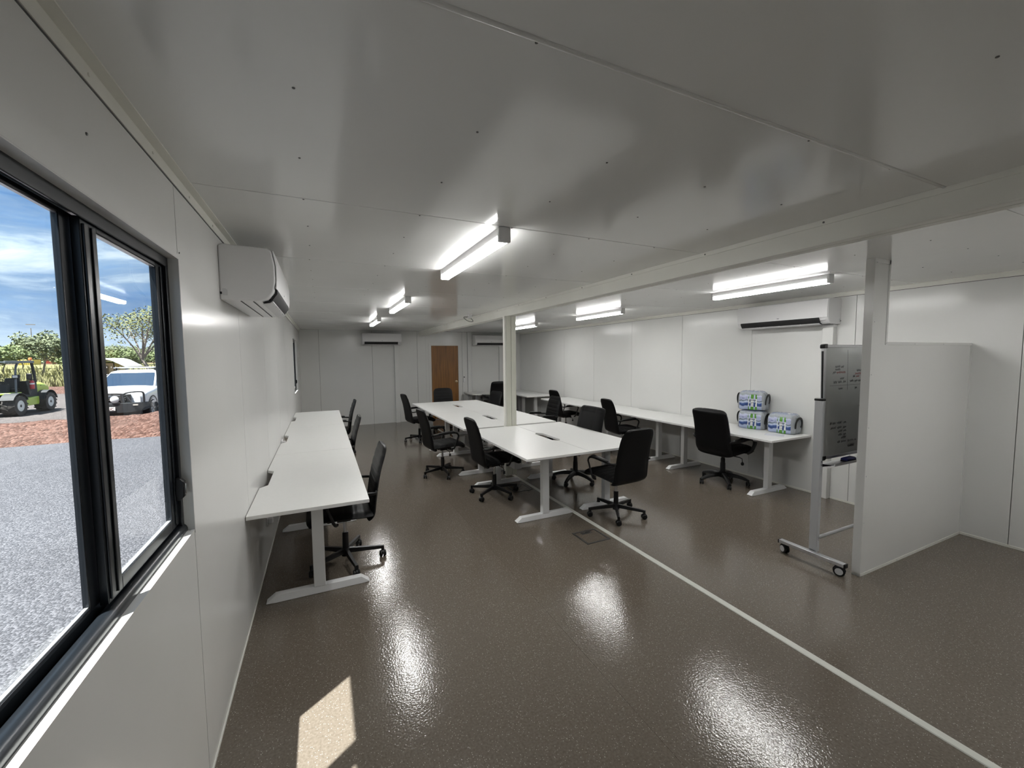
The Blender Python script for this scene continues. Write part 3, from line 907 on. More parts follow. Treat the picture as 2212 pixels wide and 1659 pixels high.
# hand writing: short wavy strokes, lines of the ruled table
random.seed(3)
def ink(name, words, colr):
    mb = MB()
    for (x, z, ln) in words:
        n = max(6, int(ln / .006)); pts = []
        for i in range(n + 1):
            pts.append((x + ln * i / n, -.0108, z + .011 * math.sin(i * 2.1 + x * 40) * random.uniform(.5, 1.1) + .003 * i / n))
        mb.tube(pts, .0023, 4, flat=.3, up=(0, 1, 0))
    mb.build(name, colr, bd)
M_INK = mat('black_ink', (.015, .015, .018), .5); M_RED = mat('red_ink', (.30, .03, .025), .5)
ink('black_writing', [(0.147, 0.280, 0.067), (0.230, 0.280, 0.039), (0.147, 0.257, 0.067), (0.113, 0.235, 0.039), (0.219, 0.185, 0.056), (0.124, 0.155, 0.044), (0.191, 0.155, 0.050), (0.258, 0.155, 0.039), (0.463, 0.245, 0.072), (0.557, 0.245, 0.039), (0.407, 0.195, 0.028), (0.363, 0.160, 0.050), (0.430, 0.160, 0.044), (0.485, 0.160, 0.050), (0.557, 0.160, 0.044), (0.197, 0.100, 0.056), (0.441, 0.100, 0.028), (0.591, 0.100, 0.022), (0.574, 0.060, 0.039), (0.568, -0.040, 0.028), (0.507, -0.060, 0.083)], M_INK)
ink('black_notes', [(0.080, -0.180, 0.022), (0.113, -0.180, 0.044), (0.185, -0.180, 0.056), (0.280, -0.180, 0.033), (0.091, -0.220, 0.072), (0.185, -0.220, 0.061), (0.269, -0.220, 0.044), (0.202, -0.250, 0.056), (0.274, -0.250, 0.039), (0.202, -0.280, 0.050), (0.274, -0.280, 0.039), (0.241, -0.305, 0.072), (0.191, -0.340, 0.033), (0.241, -0.340, 0.072), (0.341, -0.340, 0.089), (0.446, -0.340, 0.022), (0.341, -0.385, 0.094)], M_INK)
ink('red_writing', [(0.163, 0.235, 0.128), (0.441, 0.220, 0.083), (0.541, 0.220, 0.056), (0.457, 0.195, 0.044), (0.524, 0.195, 0.072)], M_RED)
ln = MB(); ln.box(.325, .3275, -.0106, -.010, .09, BH / 2 - .03); ln.box(.07, .66, -.0106, -.010, .128, .1305); ln.box(.34, .43, -.0106, -.010, -.372, -.370); ln.box(.57, .62, -.0106, -.010, .082, .0845)
ln.build('ruled_lines', mat('grey_ink', (.09, .09, .095), .5), bd)
er = MB().box(-.065, .065, -.025, .025, 0, .012)
e_ = empty('whiteboard_eraser', (wbX + .33, wbY - .075, .8285)); tag(e_, 'small blue whiteboard eraser lying on the pen tray', 'eraser')
er.build('felt', mat('dark_felt', (.02, .02, .03), .9), e_)
MB().loft([[(-.065, -.025, .012), (.065, -.025, .012), (.065, .025, .012), (-.065, .025, .012)], [(-.065, -.025, .026), (.065, -.025, .026), (.065, .025, .026), (-.065, .025, .026)], [(-.052, -.016, .034), (.052, -.016, .034), (.052, .016, .034), (-.052, .016, .034)]]).build('grip', mat('blue_plastic', (.02, .025, .16), .4), e_, bevel=.003)

# ================================================================== water bottle packs
def film_mat():
    m = bpy.data.materials.new('printed_shrink_film'); m.use_nodes = True
    tt = m.node_tree; b = tt.nodes['Principled BSDF']; nd = tt.nodes.new; lk = tt.links.new
    co = nd('ShaderNodeTexCoord'); sp = nd('ShaderNodeSeparateXYZ'); lk(co.outputs['Object'], sp.inputs[0])
    nz = nd('ShaderNodeTexNoise'); nz.inputs['Scale'].default_value = 16; nz.inputs['Detail'].default_value = 3; lk(co.outputs['Object'], nz.inputs['Vector'])
    def mth(op, a, c=None):
        n = nd('ShaderNodeMath'); n.operation = op
        for i, q in enumerate((a, c)):
            if q is None: continue
            if isinstance(q, (int, float)): n.inputs[i].default_value = q
            else: lk(q, n.inputs[i])
        return n.outputs[0]
    h = mth('ADD', sp.outputs['Z'], mth('MULTIPLY', mth('SUBTRACT', nz.outputs['Fac'], .5), .06))
    rp = nd('ShaderNodeValToRGB'); rp.color_ramp.interpolation = 'LINEAR'
    el = rp.color_ramp.elements
    st = [(0, (.36, .42, .62)), (.16, (.45, .52, .72)), (.24, (.02, .045, .16)), (.36, (.05, .10, .28)), (.42, (.55, .62, .80)), (.50, (.06, .09, .10)), (.53, (.45, .49, .66)), (.66, (.42, .45, .64)), (.74, (.60, .64, .80)), (.80, (.34, .37, .40)), (.9, (.40, .43, .47)), (1, (.30, .34, .46))]
    el[0].position = 0; el[0].color = st[0][1] + (1,); el[1].position = 1; el[1].color = st[-1][1] + (1,)
    for p, c in st[1:-1]:
        k = el.new(p); k.color = c + (1,)
    lk(mth('DIVIDE', h, .25), rp.inputs['Fac'])
    # clear film at the two ends of the pack
    gx = mth('GREATER_THAN', mth('ABSOLUTE', sp.outputs['X']), .136)
    mx = nd('ShaderNodeMix'); mx.data_type = 'RGBA'; mx.inputs['B'].default_value = (.33, .35, .37, 1)
    lk(gx, mx.inputs['Factor']); lk(rp.outputs['Color'], mx.inputs['A']); lk(mx.outputs['Result'], b.inputs['Base Color'])
    b.inputs['Roughness'].default_value = .16
    bn = nd('ShaderNodeTexNoise'); bn.inputs['Scale'].default_value = 38; bn.inputs['Detail'].default_value = 3; bn.inputs['Distortion'].default_value = 1.2
    lk(co.outputs['Object'], bn.inputs['Vector'])
    bp = nd('ShaderNodeBump'); bp.inputs['Strength'].default_value = .7; bp.inputs['Distance'].default_value = .012; lk(bn.outputs['Fac'], bp.inputs['Height']); lk(bp.outputs['Normal'], b.inputs['Normal'])
    return m
M_FILM = film_mat()
M_GRN = mat('green_print', (.085, .25, .035), .25, var=.1, vscale=30)
M_WHT = mat('white_print', (.72, .74, .74), .25)
def water_pack(loc, rz, label, ph=0.0):
    """local x = length (end handles), local -y = printed front; shrink film follows 6 x 4 bottles."""
    t = empty('water_bottle_pack', loc, rz); tag(t, label, 'bottle pack', 'shrink wrapped water bottle packs')
    Lh, Dh = .165, .112
    nb = 96
    def ring(z, sc, bul):
        r = []
        for i in range(nb):
            a = 2 * math.pi * i / nb
            cx, sy = math.cos(a), math.sin(a)
            k = (abs(cx) ** 5 + abs(sy) ** 5) ** -.2
            x, y = cx * k, sy * k
            if abs(y) >= abs(x) * .98: w_ = abs(math.sin(x * 3 * math.pi)) ; d = (0, 1)
            else: w_ = abs(math.sin(y * 2 * math.pi)); d = (1, 0)
            off = bul * (w_ - 1)
            r.append(((x * Lh + math.copysign(off * d[0], x)) * sc, (y * Dh + math.copysign(off * d[1], y)) * sc, z + .003 * math.sin(7 * a + ph)))
        return r
    MB().loft([ring(*q) for q in ((.002, .93, .004), (.010, .985, .010), (.05, 1, .010), (.10, 1, .009), (.15, 1, .010), (.175, .985, .009), (.200, .95, .006), (.225, .86, .003), (.242, .72, .002), (.248, .45, 0))]).build('film', M_FILM, t, smooth=60)
    # caps pressing through the top of the film
    cp = MB().lathe([(.016, .232), (.016, .250), (.014, .254)], 10).mesh('bottle_cap', M_WHT)
    for i in range(6):
        for j in range(4):
            if 0 < i < 5 and 0 < j < 3: pass
            o = bpy.data.objects.new('bottle_cap', cp); col.objects.link(o); o.parent = t
            o.location = (-.115 + .046 * i, -.066 + .044 * j, -.004 - .022 * (abs(i - 2.5) > 2) - .014 * (j in (0, 3)))
    # green and white label on the front
    lb = MB()
    def panel(mb, z0, z1, x0, x1, d=.116):
        n = 6
        for s in range(n):
            a = x0 + (x1 - x0) * s / n; b = x0 + (x1 - x0) * (s + 1) / n
            bend = lambda z: -(d - .0 if z < .17 else d - .0 - (z - .17) * .25)
            mb.add([(a, bend(z0), z0), (b, bend(z0), z0), (b, bend(z1), z1), (a, bend(z1), z1), (a, bend(z0) + .003, z0), (b, bend(z0) + .003, z0), (b, bend(z1) + .003, z1), (a, bend(z1) + .003, z1)],
                   [(0, 1, 2, 3), (7, 6, 5, 4), (0, 4, 5, 1), (3, 2, 6, 7), (0, 3, 7, 4), (1, 5, 6, 2)])
    g = MB(); panel(g, .004, .045, -.02, .085); panel(g, .148, .176, -.02, .085); panel(g, .176, .205, -.015, .080); g.build('green_label', M_GRN, t)
    wl_ = MB(); panel(wl_, .045, .148, -.02, .085); wo = wl_.build('white_label', M_WHT, t)
    ic = MB()
    ic.prism([(.012, .085), (.022, .085), (.017, .108)], 'y', -.1182, -.116)
    ic.prism([(.054, .082), (.072, .082), (.063, .115)], 'y', -.1182, -.116)
    for z in (.09, .100): ic.box(.030, .046, -.1182, -.116, z, z + .005)
    for i in range(5): ic.box(.010 + i * .013, .018 + i * .013, -.1182, -.116, .126, .138)
    for i in range(4): ic.box(.014 + i * .013, .022 + i * .013, -.1182, -.116, .062, .067)
    ic.build('label_marks', M_INK, wo)
    tx = MB(); tx.box(-.125, -.035, -.1155, -.111, .146, .152)
    tx.build('film_lettering', mat('navy_print', (.05, .06, .22), .3), t)
    # black carry strap at each end
    for s in (-1, 1):
        pts = []
        for i in range(15):
            a = R(-35 + 250 * i / 14)
            pts.append((s * (.168 + .014 * math.sin(math.pi * i / 14)), .068 * math.cos(a), .122 + .078 * math.sin(a)))
        MB().tube(pts, .0165, 6, flat=.35, up=(1, 0, 0)).build('carry_strap', M_BPL, t, smooth=60)
    return t
# front face looks to -x in the room
water_pack((5.715, 3.562, TZ + .0015), R(-90) + R(11), 'lower water bottle pack at the left of the two stacked on the desk')
water_pack((5.712, 3.565, TZ + .256), R(-90) + R(14), 'upper water bottle pack resting on top of another pack', 1.3)
water_pack((5.748, 3.178, TZ + .0015), R(-90) + R(2), 'single water bottle pack at the near end of the right wall desk', 2.1)
pp = MB().box(-.10, .10, -.07, .07, 0, .0012).build('paper_sheet', mat('printed_paper', (.62, .63, .68), .6, var=.08, vscale=30), loc=(5.47, 3.12, TZ + .0003), rot=(0, 0, R(-62)))
tag(pp, 'thin white printed sheet lying beside the single water pack', 'paper')

# ================================================================== small fittings
def floor_box(x0, x1, y0, y1, label):
    t = empty('floor_outlet_box', ((x0 + x1) / 2, (y0 + y1) / 2, 0)); tag(t, label, 'floor box', 'floor outlet boxes')
    a, b = (x1 - x0) / 2, (y1 - y0) / 2
    md = mat('dark_grey_plastic', (.045, .043, .040), .4)
    f = MB()
    for q in ((-a, a, -b, -b + .018), (-a, a, b - .018, b), (-a, -a + .018, -b + .018, b - .018), (a - .018, a, -b + .018, b - .018)): f.box(*q, 0, .004)
    f.build('rim', md, t, bevel=.001)
    MB().box(-a + .02, a - .02, -b + .02, b - .02, 0, .0025).build('lid', M_FLOOR, t)
    fl_ = MB().box(-.055, .055, b - .072, b - .026, .0025, .0042).build('cable_flap', md, t)
    MB().box(-.012, .012, b - .055, b - .046, .0042, .0056).build('latch', M_CHR, fl_)
floor_box(2.597, 2.857, 2.965, 3.222, 'square floor outlet box beside the white floor strip in front of the centre desks')
floor_box(2.620, 2.868, 4.545, 4.800, 'square floor outlet box under the nearest centre desk')
def outlet(y, z, label):
    t = empty('wall_outlet', (0, y, z)); tag(t, label, 'wall outlet', 'wall outlets behind the left desks')
    MB().box(0, .012, -.058, .058, -.037, .037).build('plate', M_AC, t, bevel=.004)
    MB().box(.012, .050, -.048, -.006, -.022, .022).build('plug', M_AC, t, bevel=.006)
    for k in (0, 1): MB().box(.012, .015, .014, .026, -.018 + k * .020, -.004 + k * .020).build('switch', M_ACG, t)
outlet(3.95, .34, 'white double wall outlet under the nearest left desk')
outlet(5.56, .70, 'white wall outlet with a plug in the cable notch of the middle left desk')
t = empty('remote_control', (4.103, LN, 1.09)); tag(t, 'white air conditioner remote in a holder beside the timber door', 'remote')
MB().box(-.026, .026, -.022, 0, -.085, .085).build('casing', M_AC, t, bevel=.008)
MB().box(-.016, .016, -.0235, -.020, .036, .068).build('screen', M_DARK, t)
MB().box(-.030, .030, -.028, 0, -.09, -.02).build('holder', M_AC, t, bevel=.004)
t = empty('ceiling_sensor', (2.66, 6.28, H)); tag(t, 'small white ceiling sensor with a loose black cable loop', 'sensor')
MB().lathe([(.045, 0), (.045, -.012), (.036, -.020)], 20).build('base', M_AC, t)
MB().box(-.028, .028, -.028, .028, -.075, -.018).build('head', M_AC, t, bevel=.006)
f = curve([(-.03, -.03, -.05), (-.10, -.03, -.055), (-.105, -.03, -.075), (-.05, -.03, -.115), (.01, -.03, -.128), (.045, -.02, -.118), (.04, 0, -.09), (.01, .0, -.07)])
MB().tube([f(i / 30) for i in range(31)], .0042, 6).build('cable', M_BPL, t)
MB().lathe([(.004, 0), (.004, .002), (.002, .003)], 8, axis='x').build('screw_head', mat('screw_steel', 'x'), wl, loc=(0, 1.299, 2.23))
MB().lathe([(.003, 0), (.003, .002), (.002, .003)], 8, axis='x').build('screw_head', mat('screw_steel', 'x'), wl, loc=(0, 1.951, 2.11))

# ================================================================== outdoors
GZ = -.50
def ground_mat(name, c0, c1, c2, scale, bump, bdist, big=.5):
    m = bpy.data.materials.new(name); m.use_nodes = True
    t = m.node_tree; b = t.nodes['Principled BSDF']
    ge = t.nodes.new('ShaderNodeNewGeometry')
    v = t.nodes.new('ShaderNodeTexVoronoi'); v.inputs['Scale'].default_value = scale
    t.links.new(ge.outputs['Position'], v.inputs['Vector'])
    sp = t.nodes.new('ShaderNodeSeparateColor'); t.links.new(v.outputs['Color'], sp.inputs[0])
    rp = t.nodes.new('ShaderNodeValToRGB'); el = rp.color_ramp.elements
    el[0].color = c0 + (1,); el[1].color = c2 + (1,); k = el.new(.5); k.color = c1 + (1,)
    t.links.new(sp.outputs[0], rp.inputs['Fac'])
    nz = t.nodes.new('ShaderNodeTexNoise'); nz.inputs['Scale'].default_value = big; nz.inputs['Detail'].default_value = 5
    t.links.new(ge.outputs['Position'], nz.inputs['Vector'])
    mr = t.nodes.new('ShaderNodeMapRange'); mr.inputs['To Min'].default_value = .75; mr.inputs['To Max'].default_value = 1.25
    t.links.new(nz.outputs['Fac'], mr.inputs['Value'])
    mx = t.nodes.new('ShaderNodeMix'); mx.data_type = 'RGBA'; mx.blend_type = 'MULTIPLY'; mx.inputs['Factor'].default_value = 1
    t.links.new(rp.outputs['Color'], mx.inputs['A']); t.links.new(mr.outputs[0], mx.inputs['B'])
    t.links.new(mx.outputs['Result'], b.inputs['Base Color'])
    b.inputs['Roughness'].default_value = .9; b.inputs['Specular IOR Level'].default_value = .2
    bp = t.nodes.new('ShaderNodeBump'); bp.inputs['Strength'].default_value = bump; bp.inputs['Distance'].default_value = bdist
    iv = t.nodes.new('ShaderNodeMath'); iv.operation = 'SUBTRACT'; iv.inputs[0].default_value = 1
    t.links.new(v.outputs['Distance'], iv.inputs[1]); t.links.new(iv.outputs[0], bp.inputs['Height']); t.links.new(bp.outputs['Normal'], b.inputs['Normal'])
    return m
M_GRAV = ground_mat('blue_grey_gravel', (.045, .046, .053), (.070, .071, .080), (.118, .118, .130), 55, .8, .02)
M_DIRT = ground_mat('red_dirt', (.052, .026, .019), (.088, .045, .034), (.145, .085, .068), 16, 1, .06, .9)
M_GRSG = ground_mat('grass_ground', (.10, .10, .04), (.15, .145, .06), (.20, .185, .09), 5, .6, .1, .2)
from mathutils import noise as mn
structure('gravel_yard', MB().box(-160, 60, -60, 240, GZ - .2, GZ), M_GRAV, 'grey gravel yard outside the window')
structure('gravel_pad', MB().box(-60, 20, 18.0, 37.6, GZ, GZ + .012), ground_mat('pinkish_gravel', (.050, .045, .044), (.085, .076, .074), (.14, .122, .118), 40, .8, .03), 'pinkish gravel pad beyond the dirt berm')
def mound(name, x0, x1, y0, y1, hfun, nx, ny, label):
    vs = []; fs = []
    for j in range(ny + 1):
        for i in range(nx + 1):
            x = x0 + (x1 - x0) * i / nx; v = j / ny; y = y0 + (y1 - y0) * v
            edge = max(0, math.sin(math.pi * v)) ** .8
            h = hfun(x) * edge * (1 + .25 * mn.noise((x * .7, y * .7, 0))) + edge * .10 * mn.noise((x * 2.1, y * 2.1, 3)) + edge * .045 * mn.noise((x * 6, y * 6, 5))
            vs.append((x, y + .5 * mn.noise((x * .35, v, 9)), GZ - .03 + max(-.02, h)))
    for j in range(ny):
        for i in range(nx):
            a = j * (nx + 1) + i; fs.append((a, a + 1, a + nx + 2, a + nx + 1))
    o = MB().add(vs, fs).build(name, M_DIRT, smooth=60)
    return tag(o, label, kind='structure')
mound('dirt_berm', -34, 6, 14.9, 18.4, lambda x: .30 + .048 * max(0, min(6, x + 9.5)), 170, 26, 'low red dirt berm beyond the gravel')
mound('dirt_bank', -60, 0, 37, 45, lambda x: .30, 120, 14, 'red dirt bank in front of the long grass')
def terr(y): return GZ + .05 + 1.45 * min(1, max(0, (y - 44.5) / 60.5))
MB_ = MB().prism([(44.5, GZ - .1), (420, GZ - .1), (420, terr(420)), (105, terr(105)), (44.5, terr(44.5))], 'x', -220, 80)
structure('grass_field', MB_, M_GRSG, 'yellow green grass field rising gently away from the yard')
structure('dirt_track', MB().box(-220, 80, 108, 116, terr(110) - .05, terr(110) + .12), mat('pale_dust', (.2, .15, .11), .95, var=.2, vscale=.2), 'pale dirt track far behind the grass')
# long grass: blades, uncountable
random.seed(11)
gb = MB()
gv = []; gf = []
for i in range(9000):
    y = 44.6 + 40 * random.random() ** 2.2; x = random.uniform(-46, -6) * (y / 50)
    if -17.5 < x < -11 and y < 50: continue
    h = random.uniform(.35, .95); a = random.uniform(0, math.pi); wd = random.uniform(.03, .08); lx, ly = random.uniform(-.25, .25), random.uniform(-.25, .25)
    o = len(gv); ca, sa = math.cos(a) * wd, math.sin(a) * wd
    gv += [(x - ca, y - sa, terr(y) - .05), (x + ca, y + sa, terr(y) - .05), (x + ca * .5 + lx * .5, y + sa * .5 + ly * .5, terr(y) + h * .65), (x + lx, y + ly, terr(y) + h)]
    gf += [(o, o + 1, o + 2), (o, o + 2, o + 3)]
gb.add(gv, gf)
tag(gb.build('long_grass', mat('dry_green_grass', (.19, .18, .075), .8, var=.45, vscale=.35), smooth=0), 'long yellow green grass behind the machine', 'grass', kind='stuff')
# fallen leaves on the gravel
for k, (x, y, a) in enumerate(((-1.62, 3.05, 20), (-1.95, 2.42, 70), (-2.9, 4.6, 130))):
    lf = MB().add([(0, 0, .004), (.035, .012, .012), (.085, 0, .006), (.035, -.014, .014), (.04, 0, .004)], [(0, 4, 1), (1, 4, 2), (2, 4, 3), (3, 4, 0)])
    tag(lf.build('fallen_leaf', mat('yellow_leaf', (.42, .36, .13), .6), loc=(x, y, GZ + .006), rot=(0, 0, R(a)), smooth=0), 'dry yellow leaf on the gravel, ' + ('closest to the sliding window frame', 'at the left edge of the view', 'farther out in the yard')[k], 'leaf', 'fallen leaves')

# ------------------------------------------------------------------ trees
M_BARK = mat('gum_bark', (.20, .17, .14), .9, var=.3, vscale=6)
def leaf_mat(name, c):
    return mat(name, c, .9, var=.35, vscale=1.3, spec=.08)
LEAVES = [leaf_mat('grey_green_leaves', (.135, .155, .095)), leaf_mat('bright_green_leaves', (.135, .165, .080)), leaf_mat('olive_leaves', (.145, .155, .075))]
def tree(x, y, ht, cr, label, seed, lm=0, leaves=900, flat=.6, sparse=1.0, lean=.0, leafsize=.16):
    rnd = random.Random(seed)
    t = empty('gum_tree', (x, y, terr(y) if y > 44 else GZ)); tag(t, label, 'tree', 'trees beyond the yard')
    tk = MB(); tips = []
    tr = max(.06, ht * .022)
    base_h = ht * .38
    f = curve([(0, 0, 0), (lean * .3 + rnd.uniform(-.1, .1), 0, base_h * .5), (lean + rnd.uniform(-.2, .2), rnd.uniform(-.2, .2), base_h)])
    tk.tube([f(i / 8) for i in range(9)], [tr * (1.2 - .5 * i / 8) for i in range(9)], 7)
    top = Vector(f(1))
    for k in range(7):
        a = k * 2.4 + rnd.uniform(-.4, .4); rad = cr * rnd.uniform(.45, .9); hh = ht * rnd.uniform(.62, .95)
        p1 = top + Vector((math.cos(a) * rad * .4, math.sin(a) * rad * .4, (hh - base_h) * .45)); p2 = Vector((math.cos(a) * rad + lean, math.sin(a) * rad, hh))
        g = curve([tuple(top), tuple(p1), tuple(p2)])
        tk.tube([g(i / 7) for i in range(8)], [tr * (.55 - .42 * i / 7) for i in range(8)], 5)
        tips.append(p2)
        for q in range(3):
            s = g(rnd.uniform(.5, .9)); e = Vector(s) + Vector((rnd.uniform(-.5, .5) * cr, rnd.uniform(-.5, .5) * cr, rnd.uniform(.0, .22) * ht))
            tk.tube([s, tuple((Vector(s) + e) / 2 + Vector((0, 0, .05 * ht))), tuple(e)], [tr * .2, tr * .14, tr * .06], 4)
            tips.append(e)
    tk.build('trunk', M_BARK, t)
    lv = []; lf = []
    n = int(leaves * sparse)
    for i in range(n):
        c = rnd.choice(tips); r_ = cr * .34
        while True:
            d = Vector((rnd.uniform(-1, 1), rnd.uniform(-1, 1), rnd.uniform(-1, 1)))
            if d.length < 1: break
        p = c + Vector((d.x * r_, d.y * r_, d.z * r_ * flat))
        u = Vector((rnd.uniform(-1, 1), rnd.uniform(-1, 1), rnd.uniform(-.6, .6))).normalized(); v = u.orthogonal().normalized()
        s = leafsize * rnd.uniform(.6, 1.4)
        o = len(lv)
        lv += [p - u * s, p + v * s * .45, p + u * s, p - v * s * .45]; lf.append((o, o + 1, o + 2, o + 3))
    MB().add(lv, lf).build('foliage', LEAVES[lm], t, smooth=0)
    return t
def at(px, py, Y):
    """room point on the plane y = Y seen at photo pixel (px, py); used for placing distant things."""
    d_ = F_ + r2 * ((px - 1106) / FPX) - u2 * ((py - 829.5) / FPX)
    k = Y / d_.y
    return Vector((.4733, 0, 1.708)) + d_ * k
TREES = [(-45, 744, 53, 2.2, 1, 'at the left edge of the view'), (8, 752, 68, 2.3, 1, 'bright green, above the machine roof'), (48, 744, 84, 2.8, 0, 'grey green, behind the canopy posts'), (92, 726, 63, 2.6, 0, 'tall with an open spreading crown right of the machine'), (128, 760, 76, 1.9, 2, 'low and dense left of the window mullion'),
         (152, 768, 93, 2.4, 0, 'small, touching the window mullion'), (182, 764, 71, 2.2, 1, 'behind the window mullion'), (232, 766, 80, 2.2, 2, 'pale, just right of the mullion'), (262, 750, 88, 2.9, 0, 'rounded, above the white shed'), (288, 760, 66, 1.9, 1, 'bright green, above the ute cabin'), (312, 758, 97, 2.6, 2, 'olive, above the ute roof rack'), (336, 758, 74, 2.0, 0, 'beside the right window stile'), (366, 752, 83, 2.4, 1, 'hidden partly by the right window stile')]
for k, (px, py, Y, cr, lm, l) in enumerate(TREES):
    b = at(px, 790, Y); tp = at(px, py, Y)
    tree(b.x, Y, tp.z - terr(Y), cr, 'distant gum tree ' + l, 20 + k, lm, leaves=3600, leafsize=.15, flat=.75)
b = at(338, 790, 37); tp = at(310, 664, 37)
tree(b.x, 37, tp.z - GZ, 2.3, 'sparse gum tree with bare branches rising behind the ute', 5, 2, leaves=2600, sparse=1, lean=-.9, leafsize=.085, flat=.8)
hdg = MB(); rnd = random.Random(4); lv = []; lf = []
for i in range(7000):
    Y = rnd.uniform(122, 150); x = rnd.uniform(-1.05, -.05) * Y
    z = terr(Y) + rnd.random() ** .8 * (2.0 + 1.6 * mn.noise((x * .09, 0, 0)))
    p = Vector((x, Y, z)); u = Vector((rnd.uniform(-1, 1), rnd.uniform(-1, 1), rnd.uniform(-.6, .6))).normalized(); v = u.orthogonal(); s = rnd.uniform(.5, 1.1); o = len(lv)
    lv += [p - u * s, p + v * s * .5, p + u * s, p - v * s * .5]; lf.append((o, o + 1, o + 2, o + 3))
tag(hdg.add(lv, lf).build('scrub_line', LEAVES[0], smooth=0), 'continuous low scrub along the horizon', 'scrub', kind='stuff')

# ------------------------------------------------------------------ far shed, containers
M_SHED = mat('white_roof_sheet', (.70, .72, .74), .5); M_TAN = mat('tan_cladding', (.36, .30, .19), .7, var=.15, vscale=2)
sx = at(205, 795, 46).x; ex = at(278, 795, 46).x
t = empty('open_shed', (sx, 46, GZ + .06)); tag(t, 'white roofed shed with tan walls behind the ute', 'shed')
wd = ex - sx
pr = [(0, 1.95), (0, 2.05), (wd * .35, 2.30)]
MB().prism([(0, 2.12), (wd * .42, 2.32), (wd * .62, 2.18), (wd, 1.62), (wd, 1.56), (wd * .62, 2.08), (wd * .42, 2.22), (0, 2.02)], 'y', -.6, 3.0).build('roof', M_SHED, t)
for k in range(7):
    MB().box(wd * (.05 + .13 * k), wd * (.05 + .13 * k) + .03, -.62, -.58, 1.50, 1.62).build('roof_rib', M_ACG, t)
MB().box(.1, wd * .58, 0, 2.8, 0, 1.9).build('wall', M_TAN, t)
MB().box(wd * .55, wd * .58, -.03, 0, 0, 1.9).build('corner_post', M_DARK, t)
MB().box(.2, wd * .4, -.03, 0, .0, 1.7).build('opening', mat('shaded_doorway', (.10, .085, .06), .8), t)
def container(px, py0, py1, pxw, Y, c, label):
    a = at(px, py1, Y); b_ = at(px + pxw, py0, Y)
    t = empty('shipping_container', (a.x, Y, terr(Y))); tag(t, label, 'container')
    wd = b_.x - a.x; h_ = max(.9, b_.z - terr(Y))
    mm = mat('paint_' + label.split()[0], c, .6, var=.15, vscale=1)
    MB().box(0, wd, 0, 2.4, 0, h_).build('box', mm, t)
    for k in range(8): MB().box(wd * (.04 + .12 * k), wd * (.04 + .12 * k) + wd * .05, -.06, 0, .1, h_ - .1).build('rib', mm, t)
    return t
container(100, 781, 790, 19, 112, (.34, .07, .045), 'red shipping container on the far track')
container(123, 779, 786, 8, 117, (.55, .42, .08), 'yellow plant box beside the red container')
container(38, 777, 783, 32, 104, (.50, .40, .09), 'yellow flat machine body behind the machine canopy')
pm = at(57, 723, 150)
pole = MB().cyl((0, 0, 0), (0, 0, at(57, 708, 150).z - terr(150)), .14, .08, n=6); pole.box(-.9, .9, -.05, .05, 10.2, 10.4)
tag(pole.build('power_pole', M_BARK, loc=(pm.x, 152, terr(150))), 'thin power pole standing above the tree line', 'pole')

# ------------------------------------------------------------------ green compact loader
M_GREEN = mat('lime_green_paint', (.30, .42, .03), .35, var=.08, vscale=3, coat=.3)
M_DG = mat('dark_grey_paint', (.013, .015, .018), .7, var=.1, vscale=4); M_LG = mat('light_grey_paint', (.10, .115, .125), .5)
M_TYRE = mat('dusty_tyre', (.040, .036, .033), .85, var=.3, vscale=9); M_RIM = mat('white_rim', (.55, .56, .54), .5, var=.1, vscale=8)
def wheel_meshes(rad, wd, lugs, rimr):
    ty = MB(); h = wd / 2
    ty.lathe([(rimr, -h * .9), (rad * .80, -h), (rad * .94, -h * .9), (rad * .965, -h * .5), (rad * .965, h * .5), (rad * .94, h * .9), (rad * .80, h), (rimr, h * .9), (rimr * .97, h * .5), (rimr * .97, -h * .5)], 36, axis='x')
    for k in range(lugs):
        for s in (-1, 1):
            a0 = 2 * math.pi * (k + (.5 if s > 0 else 0)) / lugs
            vs = []
            for rr in (rad * .955, rad * 1.0):
                for (f1, da) in ((.04, .16), (1.0, -.10)):
                    for e_ in (-1, 1):
                        a = a0 + da + e_ * .055
                        vs.append((s * h * f1, rr * math.cos(a), rr * math.sin(a)))
            ty.add(vs, [(0, 1, 3, 2), (4, 6, 7, 5), (0, 4, 5, 1), (2, 3, 7, 6), (0, 2, 6, 4), (1, 5, 7, 3)])
    rm = MB().lathe([(rimr, h * .88), (rimr * .93, h * .90), (rimr * .86, h * .45), (rimr * .45, h * .30), (rimr * .40, h * .55), (rimr * .22, h * .58), (rimr * .20, h * .72), (.02, h * .72)], 28, axis='x')
    rm.lathe([(rimr, -h * .88), (rimr * .9, -h * .5), (.02, -h * .5)], 28, axis='x')
    return ty, rm
t = empty('green_loader', (-11.33, 23.98, GZ)); tag(t, 'lime green compact loader with an open canopy parked on the gravel', 'loader')
ty, rm = wheel_meshes(.42, .42, 15, .22)
tym, rmm = ty.mesh('tyre', M_TYRE), rm.mesh('rim', M_RIM)
for x, s in ((.64, 1), (-.64, -1)):
    for y in (-.95, 1.05):
        wv = bpy.data.objects.new('wheel', tym); col.objects.link(wv); wv.parent = t; wv.location = (x, y, .415); wv.rotation_euler = (0, 0, 0 if s > 0 else math.pi)
        q = bpy.data.objects.new('rim', rmm); col.objects.link(q); q.parent = wv
        hb = MB().lathe([(.12, .07), (.11, .15), (.06, .185), (.01, .19)], 14, axis='x').build('hub', M_TYRE, wv)
MB().box(-.42, .42, -1.35, 1.55, .34, .72).build('chassis', M_DG, t, bevel=.02)
